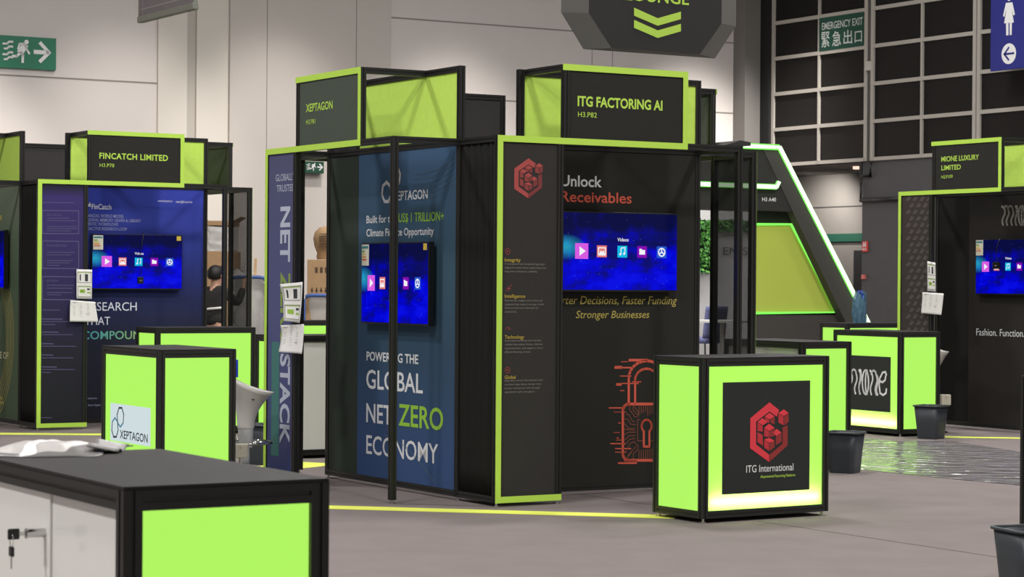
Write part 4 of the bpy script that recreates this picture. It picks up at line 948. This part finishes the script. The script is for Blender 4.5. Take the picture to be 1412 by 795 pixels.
def socket_box(x0, x1, y0, y1, Y, label, cord):
    a = depth_at(x0, y0, Y); c_ = depth_at(x1, y1, Y); wd, ht = c_.x - a.x, a.z - c_.z
    t = thing('power_adapter', label, 'adapter', ((a.x + c_.x) / 2, Y, 0), 0)
    obj('case', MB().box(-wd / 2, wd / 2, -.05, .05, c_.z, a.z), mat('beige_plastic', (214, 206, 190), .5), t, bevel=.006)
    obj('dial', MB().cyl((0, -.05, a.z - ht * .25), (0, -.053, a.z - ht * .25), ht * .13), mat('beige_dial', (196, 188, 172), .5), t)
    obj('cord', MB().tube([(-.01, 0, c_.z + .01), (-.012, 0, c_.z - .1), (.01, .02, .12), (0.0, .04, .008)], .006), mat('beige_plastic', (214, 206, 190), .5), t)
socket_box(324, 341.5, 611.5, 630, 16.0, 'beige power adapter box beside the XEPTAGON sticker counter', True)
socket_box(1297, 1310, 543.5, 558, 23.2, 'beige power adapter box beside the MIONE counter', True)
p0 = depth_at(324.0, 495.5, 15.9); p1 = depth_at(328.2, 520, 15.9)
t = thing('document_folder', 'narrow bright blue folder edge hung at the back of the XEPTAGON sticker counter', 'folder', (p1.x - .1, 15.9, p1.z), 0)
obj('cover', MB().box(-.02, .1, -.008, .008, 0, p0.z - p1.z), mat('folder_blue', (24, 60, 205), .4), t, bevel=.003)
obj('pages', MB().box(-.022, .094, -.004, .004, .004, p0.z - p1.z + .002), PAPER, t)
# ================================================================== FLOOR TAPES, SEAMS, FILM
TAPE = mat('lime_carpet_strip', (226, 234, 96), .8)
def strip(pa, pb, wd, label, z=.004):
    a, c_ = floor_at(*pa), floor_at(*pb); d = (c_ - a); d.z = 0; l = d.length; ang = math.atan2(d.y, d.x)
    o = obj('floor_strip', MB().box(0, l, 0, wd, 0.0005, z), TAPE); o.location = (a.x, a.y, 0); o.rotation_euler = (0, 0, ang)
    return tag(o, label, 'floor strip', 'lime floor strips')
strip((380, 699.3), (930, 714.8), .20, 'long lime floor strip running before the near booths')
strip((-60, 598.5), (140, 600.0), .22, 'lime floor strip before the violet fin at the left')
strip((1304, 603.2), (1425, 605.0), .16, 'lime floor strip right of the MIONE counter')
strip((405, 647), (470, 640), .42, 'lime floor strip seen in the gap beside the lilac fin')
def line(pa, pb, wd, label):
    a, c_ = floor_at(*pa), floor_at(*pb); d = c_ - a; ang = math.atan2(d.y, d.x)
    o = obj('carpet_seam', MB().box(0, d.length, -wd / 2, wd / 2, .0003, .0015), mat('seam_dark', (82, 76, 74), .9)); o.location = (a.x, a.y, 0); o.rotation_euler = (0, 0, ang)
    return tag(o, label, 'seam')
line((1045, 718), (1384, 769), .012, 'thin dark carpet seam crossing the floor at lower right')
line((800, 681), (905, 697), .012, 'thin carpet seam on the floor below the padlock banner')
# plastic film on the floor
film = bpy.data.materials.new('floor_film'); film.use_nodes = True; nt = film.node_tree; b_ = nt.nodes['Principled BSDF']
b_.inputs['Base Color'].default_value = col(118, 114, 116); b_.inputs['Roughness'].default_value = .09; b_.inputs['Specular IOR Level'].default_value = 1.0; b_.inputs['Base Color'].default_value = col(140, 135, 136)
tc = nt.nodes.new('ShaderNodeTexCoord'); mp_ = nt.nodes.new('ShaderNodeMapping'); mp_.inputs['Rotation'].default_value = (0, 0, R(12)); mp_.inputs['Scale'].default_value = (1.5, 3.4, 1)
ns = nt.nodes.new('ShaderNodeTexNoise'); ns.inputs['Scale'].default_value = 2.0; ns.inputs['Detail'].default_value = 1.5
bp = nt.nodes.new('ShaderNodeBump'); bp.inputs['Strength'].default_value = 1.0; bp.inputs['Distance'].default_value = .06
nt.links.new(tc.outputs['Object'], mp_.inputs[0]); nt.links.new(mp_.outputs[0], ns.inputs['Vector']); nt.links.new(ns.outputs['Fac'], bp.inputs['Height']); nt.links.new(bp.outputs[0], b_.inputs['Normal'])
pts = [floor_at(*q_) for q_ in ((1183, 603), (1240, 608.5), (1262, 607.5), (1312, 608), (1440, 628), (1440, 672), (1330, 662), (1215, 650), (1178, 646))]
c_ = floor_at(1270, 632)
o = obj('plastic_film', MB().add([(p.x - c_.x, p.y - c_.y, .003) for p in pts], [tuple(range(len(pts)))[::-1]]).add([(p.x - c_.x, p.y - c_.y, .001) for p in pts], [tuple(range(len(pts)))]), film)
o.location = (c_.x, c_.y, 0); tag(o, 'shiny wrinkled plastic film laid on the carpet before the MIONE counter', 'film')
pts = [floor_at(*q_) for q_ in ((440, 758), (470, 760), (520, 772), (570, 786), (600, 800), (430, 800))]
# ================================================================== HANGING OCTAGON SIGN
OY = 19.0
p_ = depth_at(900, 40, OY); FO = Frame((p_.x, p_.y), YAW)
front = [(797.7 - 22, -42), (797.7, 0), (843, 66), (965, 75), (1002.5, 25), (1008, -60), (975, -110), (830, -116)]
ox = lambda x, y: FO.on_v(x, y, 0)
# symmetric octagon from the three measured lower edges
bl, br = ox(843, 66), ox(965, 75); cxo = (bl[0] + br[0]) / 2; hb = (br[0] - bl[0]) / 2
zb0 = (bl[1] + br[1]) / 2; dl = ox(797.7, 0); slope = (dl[1] - bl[1]) / (bl[0] - dl[0])
hw = hb * 1.5; zs = zb0 + (hw - hb) * 1.22; zside = .36
def octa(hb_, hw_, za, zb_, zt_): return [(-hb_, za), (hb_, za), (hw_, zb_), (hw_, zb_ + zt_), (hb_, 2 * zb_ + zt_ - za), (-hb_, 2 * zb_ + zt_ - za), (-hw_, zb_ + zt_), (-hw_, zb_)]
octf = octa(hb, hw, zb0, zs, zside)
back = octa(hb * 1.49, hb * 1.98, zb0 - .015, zs + .0, zside)
t = thing('hanging_octagon_sign', 'black octagonal LOUNGE sign with two lime chevrons hanging above the booths', 'sign', FO.W(cxo, 0, 0)[:2] + (zb0 - .02,), YAW)
zo = zb0 - .02
n = 8; vs = [(x, 0, z - zo) for x, z in octf] + [(x, .085, z - zo) for x, z in back]
GSIDE = mat('octagon_side_grey', (98, 96, 92), .7)
obj('face', MB().add(vs[:8], [tuple(range(8))]), mat('octagon_black', (38, 37, 36), .7), t)
obj('rim', MB().add(vs, [(i, 8 + i, 8 + (i + 1) % 8, (i + 1) % 8) for i in range(8)] + [tuple(range(8, 16))[::-1]]), GSIDE, t)
fo = subframe(FO, cxo, 0, zo)
b = MB()
for y0 in (10.5, 27.3):
    q_ = [(874.3, y0), (907, y0 + 14.6), (939, y0 + 5.5), (939, y0 + 15.8), (907, y0 + 25), (874.3, y0 + 11)]
    b.flat([fo.on_v(*p, -.004) for p in q_][::-1], -.004)
obj('chevron', b, LIMEL, t)
text('lettering', 'LOUNGE', fo, -.004, 862, 950, -17, -.6, LIMEL, t, offset=.016)
for x in (-hb, hb): obj('suspension_cable', MB().cyl((x, .05, octf[4][1] - zo - .02), (x, .05, 11 - zo), .006, n=6), BLACK, t)
# hanging banner at top left
HBY = 20.0
p_ = depth_at(270, 13, HBY); FH = Frame((p_.x, p_.y), YAW + math.pi / 2)   # u runs away from the camera
zbot = p_.z; uL = FH.on_v(193, 29, 0)[0]
t = thing('hanging_banner', 'dark hanging banner with a bottom bar at the top left, before the pier', 'banner', (p_.x, p_.y, zbot), FH.yaw)
obj('cloth', MB().box(0.03, uL - .03, -.012, .012, .05, 2.4), mat('banner_grey', (104, 97, 99), .7, noise=.05, scale=5), t)
obj('bottom_bar', MB().box(0, uL, -.03, .03, 0, .06), mat('bar_grey', (112, 112, 102), .45), t, bevel=.008)
obj('edge_trim', MB().box(0.0, .03, -.018, .018, .05, 2.4).box(uL - .03, uL, -.018, .018, .05, 2.4), mat('bar_grey', (112, 112, 102), .45), t)
obj('stitching', MB().box(.05, uL - .05, .0121, .0135, .115, .125).box(.09, .098, .0121, .0135, .05, 2.4).box(uL - .098, uL - .09, .0121, .0135, .05, 2.4), DIM, t)
for x in (.1, uL - .1): obj('suspension_cable', MB().cyl((x, 0, 2.4), (x, 0, 11 - zbot), .006, n=6), BLACK, t)
# ================================================================== LOUNGE STRUCTURE WITH LIGHT STRIPS
p_ = depth_at(1040, 400, 29.0); FQ = Frame((p_.x, p_.y), YAW)
lg = thing('lounge_wall', 'dark slanted stand with glowing green edge strips and a lit green panel, marked H3 A40', 'stand', (p_.x, p_.y, 0), YAW)
lq = lambda x, y, v=0.0: FQ.on_v(x, y, v)
LD = mat('lounge_dark', (68, 65, 62), .7, noise=.04, scale=6); LDK = mat('lounge_black', (44, 43, 41), .7)
def P2(pts, v): return [lq(x, y, v) for x, y in pts][::-1]
def fl_(pts):  # drop points flagged with y=None to the floor
    return pts
obj('slanted_beam', MB().prism([(lq(1217, 550)[0], 0), (lq(1249, 550)[0], 0), lq(1078, 201), lq(1050, 201)], 0, .13), LD, lg)
obj('fascia', MB().prism(P2([(935, 193.5), (1050, 201), (1093.5, 291.5), (935, 286)], 0), .01, .5), LDK, lg)
obj('roof_edge', MB().prism(P2([(984, 202), (1008, 194.5), (1022, 197), (1022, 202)], -.05), -.25, .45), LDK, lg)
zr = lq(1100, 432, .25)[1]
obj('back_panel', MB().prism([(lq(1037, 432, .22)[0], 0), (lq(1217, 550, .22)[0], 0), lq(1100, 291, .22), lq(1037, 291, .22)], .22, .28), LDK, lg)
obj('plinth', MB().box(lq(1037, 440, .12)[0], lq(1160, 440, .12)[0], .135, .215, 0, zr - .02), LD, lg)
obj('green_panel', MB().prism(P2([(1039, 309), (1091, 309), (1152.5, 430), (1039, 431.5)], .17), .165, .215), mat('lounge_lime', (190, 206, 84), .8), lg)
LEDG = glow('led_green', (132, 255, 96), 1.2); LEDW = glow('led_core', (226, 255, 214), 1.8)
b = MB()
e1 = [lq(1039, 309, .155), lq(1091, 309, .155), lq(1152.5, 430.3, .155), lq(1039, 431.5, .155)]
b.tube([(q_[0], .155, q_[1]) for q_ in e1], .016)
obj('panel_edge_light', b, LEDG, lg)
def led(pts, v, r_):
    P3 = [(lq(x, y, v)[0], v, lq(x, y, v)[1]) for x, y in pts]
    obj('light_strip', MB().tube(P3, r_), LEDW, lg)
    for (a, c) in zip(P3[:-1], P3[1:]):
        d = Vector(c) - Vector(a); nrm = Vector((-d.z, 0, d.x)).normalized() * (r_ * 1.12)
        bb = MB()
        for s_ in (-1, 1): bb.tube([Vector(a) + nrm * s_ + Vector((0, .012, 0)), Vector(c) + nrm * s_ + Vector((0, .012, 0))], r_ * .30)
        obj('strip_halo', bb, LEDG, lg)  # glowing green tubes stand in for the soft bloom beside the strip
led([(1009, 200), (1075.5, 203), (1197.5, 444), (1248, 548)], -.03, .026)
obj('ledge', MB().prism(P2([(960, 248), (1072, 252.5), (1070, 260), (960, 255.5)], -.02), -.03, .01), LDK, lg)
led([(962, 253.3), (1071.5, 257.5), (1074.5, 250.5)], -.06, .024)
text('lettering', 'H3 A40', FQ, .005, 1051, 1070, 272, 277, WHITEL, lg, offset=.01)
obj('inner_wall', MB().box(lq(925, 300, 2.4)[0], lq(1060, 300, 2.4)[0], 2.4, 2.5, 0, 3.0), mat('lounge_white', (224, 222, 220), .7), lg)
text('lettering', 'EN S', FQ, 2.39, 997, 1031, 340.5, 351, mat('soft_grey_print', (136, 134, 132), .7), lg, offset=.01)
pl_ = FQ.W(0, 1.5, 2.7)
area(pl_.x - .6, pl_.y, 2.9, 45, .5)
# plant wall
LEAF = [mat('leaf_a', (58, 120, 46), .6), mat('leaf_b', (96, 164, 66), .6)]
pw0 = lq(925, 302, 2.38); pw1 = lq(981, 375, 2.38)
for nm_, (xa, xb, ya, yb), lab in (('plant_wall', (925, 981, 302, 375), 'green leafy plant wall inside the white lounge, seen through the booth gap'), ('plant_strip', (985, 1040, 303, 319), 'dim green planted strip on the lounge wall behind the mesh fin')):
    a0, az1 = lq(xa, ya, 2.36); a1, az0 = lq(xb, yb, 2.36)
    pt = thing(nm_, lab, 'plant wall', FQ.W((a0 + a1) / 2, 2.36, 0)[:2] + (az0,), YAW)
    w_, h_ = a1 - a0, az1 - az0
    obj('backing', MB().box(-w_ / 2, w_ / 2, 0, .03, 0, h_), mat('plant_backing', (30, 52, 30), .9), pt)
    for k in (0, 1):
        b = MB()
        for i in range(int(900 * w_ * h_)):
            x, z = rnd.uniform(-w_ / 2, w_ / 2), rnd.uniform(0, h_); s_ = rnd.uniform(.03, .06); a = rnd.uniform(0, 6.28); y = -rnd.uniform(.0, .07)
            dx, dz = math.cos(a) * s_, math.sin(a) * s_
            b.add([(x, y, z), (x + dx * .5 - dz * .35, y - .02, z + dz * .5 + dx * .35), (x + dx, y - .035, z + dz), (x + dx * .5 + dz * .35, y - .015, z + dz * .5 - dx * .35)], [(0, 1, 2, 3)])
        lf = obj('leaves', b, LEAF[k], pt); lf['kind'] = 'stuff'
# lounge chair and table
p_ = FQ.W(*((lq(967, 420, 1.9)[0]), 1.9)); ch = thing('lounge_chair', 'blue grey padded chair with thin dark legs in the white lounge', 'chair', (p_.x, p_.y, 0), YAW + R(200))
CHB = mat('chair_blue_grey', (96, 100, 140), .8)
obj('backrest', MB().grid(lambda a, c: (-.24 + .48 * a, .2 + .06 * (1 - (2 * a - 1) ** 2) + .05 * c, .78 + .42 * c), 10, 8), CHB, ch, solid=.05)
obj('seat', MB().box(-.25, .25, -.25, .25, .70, .78), CHB, ch, bevel=.03)
for sx in (-1, 1):
    for sy in (-1, 1): obj('leg', MB().cyl((sx * .2, sy * .2, .70), (sx * .26, sy * .26, 0), .011), BLACK, ch)
p_ = FQ.W(lq(996, 440, .95)[0], .95); tb = thing('lounge_table', 'white round lounge table beyond the mesh fin', 'table', (p_.x, p_.y, 0), 0)
zt_ = lq(992, 441.5, .75)[1]
obj('tabletop', MB().cyl((0, 0, zt_ - .03), (0, 0, zt_), .36, n=36), WHITEP, tb); obj('stem', MB().cyl((0, 0, .02), (0, 0, zt_ - .03), .03), WHITEP, tb); obj('base', MB().cyl((0, 0, 0), (0, 0, .02), .24, n=30), WHITEP, tb)
# wrapped bag on the far counter
p_ = off(corner_px(1168, 445.5, CH), U, .36); p_ = off(p_, V, .2)
bg = thing('wrapped_bag', 'crumpled translucent blue green plastic bag standing on the far counter', 'bag', (p_[0], p_[1], CH), YAW)
def bagfn(a, c):
    t_ = 2 * math.pi * a; r_ = (.085 + .012 * math.sin(5 * t_ + 3 * c) + .01 * math.sin(11 * t_ - 7 * c)) * (1 - .25 * abs(c - .45) ** 1.4)
    return (r_ * math.cos(t_), r_ * math.sin(t_) * .8, c * (.34 + .05 * math.sin(2 * t_ + 1)))
obj('film', MB().grid(bagfn, 36, 14), mat('bag_blue_film', (84, 120, 142), .2, noise=.3, scale=14, alpha=.75), bg)
obj('contents', MB().rings([[(r_ * math.cos(2 * math.pi * i / 14) * (1 + .15 * math.sin(i * 3)), r_ * math.sin(2 * math.pi * i / 14) * .8, z) for i in range(14)] for r_, z in ((.06, .002), (.066, .12), (.055, .24), (.03, .31))]), mat('bag_content', (70, 92, 92), .7), bg)
obj('tie', MB().tube([(.05 * math.cos(R(a)), .04 * math.sin(R(a)), .33 + .06 * math.sin(R(a) * 2)) for a in range(0, 361, 20)], .007), mat('bag_blue', (40, 70, 170), .5), bg)
# ================================================================== GOODS, TROLLEYS, PERSON behind the booths
CARD = mat('cardboard', (176, 142, 104), .8, noise=.05, scale=8); CARDD = mat('cardboard_ink', (86, 66, 50), .8); WRAP = mat('stretch_film', (216, 210, 202), .22, noise=.1, scale=7, bump=.4)
BLUEM = mat('trolley_blue', (66, 96, 160), .45)
def carton(px0, px1, py0, py1, Y, dpt, label, m=CARD, marks=True, flaps=False, wrap=False, group='cartons and goods', yaw=None):
    a = depth_at(px0, py0, Y); c_ = depth_at(px1, py1, Y); wd, ht = c_.x - a.x, a.z - c_.z
    t = thing('wrapped_carton' if wrap else 'cardboard_box', label, 'box', ((a.x + c_.x) / 2, Y, c_.z), 0 if yaw is None else yaw, group)
    def body(u, v, w_): return (u, v, w_)
    obj('carton', MB().box(-wd / 2, wd / 2, 0, dpt, 0, ht), m, t, bevel=.006)
    if not wrap:
        obj('sealing_tape', MB().box(-wd / 2 - .001, wd / 2 + .001, dpt / 2 - .03, dpt / 2 + .03, ht - .02, ht + .0015), mat('brown_tape', (150, 116, 80), .3), t)
    else:
        def wr(a_, c2):
            t_ = 2 * math.pi * a_; e_ = .3; k = 1.03 + .015 * math.sin(9 * t_ + 13 * c2) + .01 * math.sin(23 * c2 + t_ * 3)
            return (wd / 2 * k * math.copysign(abs(math.cos(t_)) ** e_, math.cos(t_)), dpt / 2 + dpt / 2 * k * math.copysign(abs(math.sin(t_)) ** e_, math.sin(t_)), ht * c2)
        obj('stretch_film', MB().grid(wr, 48, 14), mat('clear_stretch_film', (222, 220, 216), .15, noise=.1, scale=9, alpha=.62), t)
    if marks:
        b = MB()
        for k in range(3): x = -wd * .28 + k * wd * .14; b.box(x, x + wd * .08, -.002, 0, ht * .62, ht * .78)
        for k in range(4): x = -wd * .38 + k * wd * .13; b.box(x, x + wd * .035, -.002, 0, ht * .06, ht * .2); b.box(x - wd * .02, x + wd * .06, -.002, 0, ht * .1, ht * .125)
        obj('print', b, CARDD, t)
    if flaps:
        for sx in (-1, 1): obj('flap', MB().add([(sx * wd / 2, 0, ht), (sx * wd / 2, dpt, ht), (sx * (wd / 2 + .1), dpt, ht + .06), (sx * (wd / 2 + .1), 0, ht + .06)], [(0, 1, 2, 3)]), CARD, t, solid=.006)
    return t
def trolley(x0, x1, Y, ztop, label, deck=.75):
    a = depth_at(x0, 400, Y); c_ = depth_at(x1, 400, Y); wd = c_.x - a.x
    t = thing('trolley', label, 'trolley', ((a.x + c_.x) / 2, Y, 0), 0, 'blue goods trolleys')
    obj('handle', MB().tube([(-wd / 2, 0, .2), (-wd / 2, 0, ztop - .08), (-wd / 2 + .04, 0, ztop - .01), (-wd / 2 + .1, 0, ztop), (wd / 2 - .1, 0, ztop), (wd / 2 - .04, 0, ztop - .01), (wd / 2, 0, ztop - .08), (wd / 2, 0, .2)], .024), BLUEM, t)
    obj('deck', MB().box(-wd / 2 - .03, wd / 2 + .03, -.04, deck, .16, .22), BLUEM, t, bevel=.01)
    for sx in (-1, 1):
        for y in (.06, deck - .1):
            obj('wheel', MB().cyl((sx * wd * .4 - .02, y, .08), (sx * wd * .4 + .02, y, .08), .08, n=20).box(sx * wd * .4 - .03, sx * wd * .4 + .03, y - .02, y + .02, .08, .17), BLACK, t)
    return t
def zof(px, py, Y): return depth_at(px, py, Y).z
t = trolley(419, 485, 29.0, zof(440, 407, 29), 'blue goods trolley with cartons seen through the gap beside the lilac fin')
zdk = .22
def carton_z(px0, px1, z0, z1, px_ref, Y, dpt, *a, **k):
    return carton(px0, px1, py_of(px0, z1, Y), py_of(px0, z0, Y), Y, dpt, *a, **k)
def py_of(px, z, Y):
    lo, hi = -400.0, 1400.0
    for _ in range(50):
        m = (lo + hi) / 2
        if depth_at(px, m, Y).z > z: lo = m
        else: hi = m
    return lo
zm = zof(424, 406.5, 29.1)
carton_z(421, 474, zdk, zm, 430, 29.06, .6, 'film wrapped carton at the bottom of the pile on the trolley beside the lilac fin', marks=False, wrap=True)
carton(423.8, 472, 357.5, 406.2, 29.1, .5, 'brown cardboard box with printed marks on top of the film wrapped carton')
zb_ = zof(440, 357, 29.1); p_ = depth_at(452, 350, 29.1)
sk = thing('paper_sack', 'brown printed paper sack on top of the marked cardboard box', 'sack', (p_.x, 29.32, zb_), 0)
obj('sack', MB().rings([[(r_ * math.cos(2 * math.pi * i / 28) * (1 + .05 * math.sin(5 * i)), r_ * .8 * math.sin(2 * math.pi * i / 28), z) for i in range(28)] for r_, z in ((.15, 0), (.16, .03), (.15, .08), (.185, .17), (.2, .27), (.18, .35), (.12, .41), (.03, .43))]), CARD, sk)
b = MB()
for k in range(7): b.box(-.12, .1 - .02 * (k % 3), -.168, -.155, .14 + k * .03, .148 + k * .03)
obj('print', b, CARDD, sk)
# pile left: between the blue banner and the mesh fin
yq = 31.3
carton_z(281, 322, 0.0, 1.0, 295, yq, .7, 'large cardboard box on the floor at the bottom of the tall pile behind the person')
carton_z(282, 323, 1.0, 1.9, 295, yq, .7, 'cardboard box in the middle of the tall pile behind the person')
carton_z(282, 321, 1.9, 2.24, 295, yq + .02, .66, 'white film wrapped bale near the top of the tall pile', m=WRAP, marks=False, wrap=True)
carton_z(281, 322, 2.25, 2.32, 295, yq, .7, 'flat brown carton lying open on the white bale', marks=False, flaps=True)
# right of the mesh fin
t = trolley(318, 368, 29.6, zof(358, 382, 29.6), 'blue goods trolley with white wrapped goods left of the lilac fin')
carton_z(320, 366, zdk, zof(355, 384, 29.64), 350, 29.66, .6, 'big white film wrapped bale standing on the trolley left of the lilac fin', m=WRAP, marks=False, wrap=True)
zc2 = zof(355, 384, 29.64); p_ = depth_at(352, 370, 29.9)
st = obj('wooden_batten', MB().box(-.018, .018, -.012, .012, 0, .27), mat('pale_wood', (206, 172, 130), .7), bevel=.003); st.location = (p_.x, 29.85, zc2); st.rotation_euler = (R(4), R(3), 0)
tag(st, 'pale wooden batten sticking up from the white wrapped bale', 'batten')
bn = thing('film_bundle', 'crumpled clear plastic bundle on the white wrapped bale', 'plastic', (p_.x - .16, 29.95, zc2), 0)
obj('film', MB().grid(lambda a, c: ((a - .5) * .4, (c - .5) * .36, .015 + .12 * math.sin(math.pi * a) * math.sin(math.pi * c) * (1 + .4 * math.sin(a * 17 + c * 9))), 20, 16), WRAP, bn, solid=.003)
# person, seen from behind, reaching to the right
def skin(name, pts, edges, m, par, sub=2):
    me = bpy.data.meshes.new(name); me.from_pydata([p[:3] for p in pts], edges, []); o = bpy.data.objects.new(name, me); sc.collection.objects.link(o)
    md = o.modifiers.new('skin', 'SKIN'); md.use_smooth_shade = True
    for i, p in enumerate(pts): me.skin_vertices[0].data[i].radius = (p[3], p[4] if len(p) > 4 else p[3])
    me.skin_vertices[0].data[0].use_root = True
    o.modifiers.new('sub', 'SUBSURF').levels = sub; o.modifiers['sub'].render_levels = sub
    bpy.context.view_layer.update()
    n = bpy.data.meshes.new_from_object(o.evaluated_get(bpy.context.evaluated_depsgraph_get()))
    bpy.data.objects.remove(o); n.name = name; n.materials.clear(); n.materials.append(m); n.polygons.foreach_set('use_smooth', [True] * len(n.polygons))
    o = bpy.data.objects.new(name, n); sc.collection.objects.link(o)
    if par: o.parent = par
    return o
p_ = depth_at(297, 400, 29.0)
pe = thing('person', 'person with black hair in a dark jacket reaching towards the goods behind the blue banner', 'person', (p_.x - .03, 29.0, 0), R(-28)); pe.scale = (.955, .955, .955)
SKINM = mat('skin', (206, 160, 134), .6); JK = mat('dark_jacket', (44, 42, 40), .85, noise=.1, scale=20); TRS = mat('dark_trousers', (52, 48, 50), .85, noise=.1, scale=20); HAIR = mat('black_hair', (22, 20, 20), .6, noise=.2, scale=60)
# local: +x right, +y away from camera (the way the person faces)
body = [(0, 0, .94, .08, .07), (0, .01, 1.12, .125, .095), (0, .02, 1.32, .15, .10), (0, .03, 1.43, .08), (0, .05, 1.51, .052), (0, .075, 1.585, .075), (0, .075, 1.66, .088), (0, .07, 1.72, .06),
        (.17, .03, 1.40, .055), (.29, .16, 1.26, .043), (.27, .30, 1.44, .033), (.26, .33, 1.51, .026), (-.17, .03, 1.40, .055), (-.23, .06, 1.13, .043), (-.14, .22, 1.0, .033), (-.10, .28, 1.02, .026),
        (.08, 0, .84, .06), (.10, .02, .48, .062), (.10, -.02, .09, .04), (.11, .12, .03, .038), (-.08, 0, .84, .06), (-.10, .04, .48, .062), (-.10, 0, .09, .04), (-.11, .14, .03, .038), (0, .165, 1.60, .014)]
ed = [(0, 1), (1, 2), (2, 3), (3, 4), (4, 5), (5, 6), (6, 7), (2, 8), (8, 9), (9, 10), (10, 11), (2, 12), (12, 13), (13, 14), (14, 15), (0, 16), (16, 17), (17, 18), (18, 19), (0, 20), (20, 21), (21, 22), (22, 23), (5, 24)]
for base_, (dx, dy, dz), sd in ((11, (.0, .45, .9), 1), (15, (.05, .6, -.8), -1)):
    bx, by, bz = body[base_][:3]
    for k, ln in enumerate((.07, .08, .085, .078, .06)):
        o_ = (k - 2) * .019; i = len(body)
        if k == 4: o_ = -.045 * 1
        body.append((bx + o_ * .6, by + dy * .05, bz + dz * .05, .010)); body.append((bx + o_, by + dy * (.05 + ln * .6), bz + dz * (.05 + ln * .6) - .004, .009)); body.append((bx + o_ * 1.05, by + dy * (.05 + ln), bz + dz * (.05 + ln) - .016, .008))
        ed += [(base_, i), (i, i + 1), (i + 1, i + 2)]
skin('body', body, ed, SKINM, pe)
jk = [(0, 0, .94, .18, .15), (0, .01, 1.14, .15, .115), (0, .02, 1.32, .175, .12), (0, .04, 1.52, .088), (.17, .03, 1.42, .08), (.29, .16, 1.26, .062), (.266, .315, 1.475, .05), (-.18, .03, 1.40, .075), (-.24, .06, 1.13, .062), (-.16, .19, 1.02, .05)]
skin('jacket', jk, [(0, 1), (1, 2), (2, 3), (2, 4), (4, 5), (5, 6), (2, 7), (7, 8), (8, 9)], JK, pe)
tr = [(0, 0, .97, .168, .138), (.095, 0, .82, .105), (.105, .02, .48, .08), (.105, -.02, .11, .065), (-.095, 0, .82, .105), (-.105, .04, .48, .08), (-.105, 0, .11, .065)]
skin('trousers', tr, [(0, 1), (1, 2), (2, 3), (0, 4), (4, 5), (5, 6)], TRS, pe)
hr = []
for j in range(9):
    th = math.pi * (j + .5) / 9 * .80; r_ = math.sin(th)
    hr.append([((.098 + .006 * math.sin(i * 5 + j * 3)) * r_ * math.cos(2 * math.pi * i / 22), .052 + (.112 + .006 * math.sin(i * 4 + j)) * r_ * math.sin(2 * math.pi * i / 22) - .03 * (j / 9), 1.668 + .112 * math.cos(th)) for i in range(22)])
obj('hair', MB().rings(hr), HAIR, pe)
obj('waist_strap', MB().rings([[(1.02 * rx * math.cos(2 * math.pi * i / 30), .005 + ry * math.sin(2 * math.pi * i / 30), z + .02 * math.cos(2 * math.pi * i / 30)) for i in range(30)] for rx, ry, z in ((.172, .142, 1.175), (.176, .146, 1.19), (.172, .142, 1.205))], cap0=False, cap1=False), WHITEP, pe, solid=.006)
for sx in (-1, 1):
    obj('shoe', MB().rings([[(sx * .108 + .045 * math.cos(2 * math.pi * i / 20), .06 + .13 * math.sin(2 * math.pi * i / 20), z) for i in range(20)] for z in (0, .03)] + [[(sx * .108 + .036 * math.cos(2 * math.pi * i / 20), .045 + .10 * math.sin(2 * math.pi * i / 20), .075) for i in range(20)]]), BLACK, pe)
    obj('ear', MB().rings([[(sx * (.086 + dx), .07 + r_ * math.cos(2 * math.pi * i / 10), 1.625 + 1.5 * r_ * math.sin(2 * math.pi * i / 10)) for i in range(10)] for dx, r_ in ((0, .018), (.012, .02), (.016, .012))]), SKINM, pe)
    obj('eye', MB().cyl((sx * .032, .152, 1.655), (sx * .032, .163, 1.655), .010, n=10), mat('eye_dark', (30, 26, 24), .3), pe)
obj('mouth', MB().cyl((-.022, .148, 1.57), (.022, .148, 1.57), .006, n=8), mat('lip', (170, 96, 88), .6), pe)
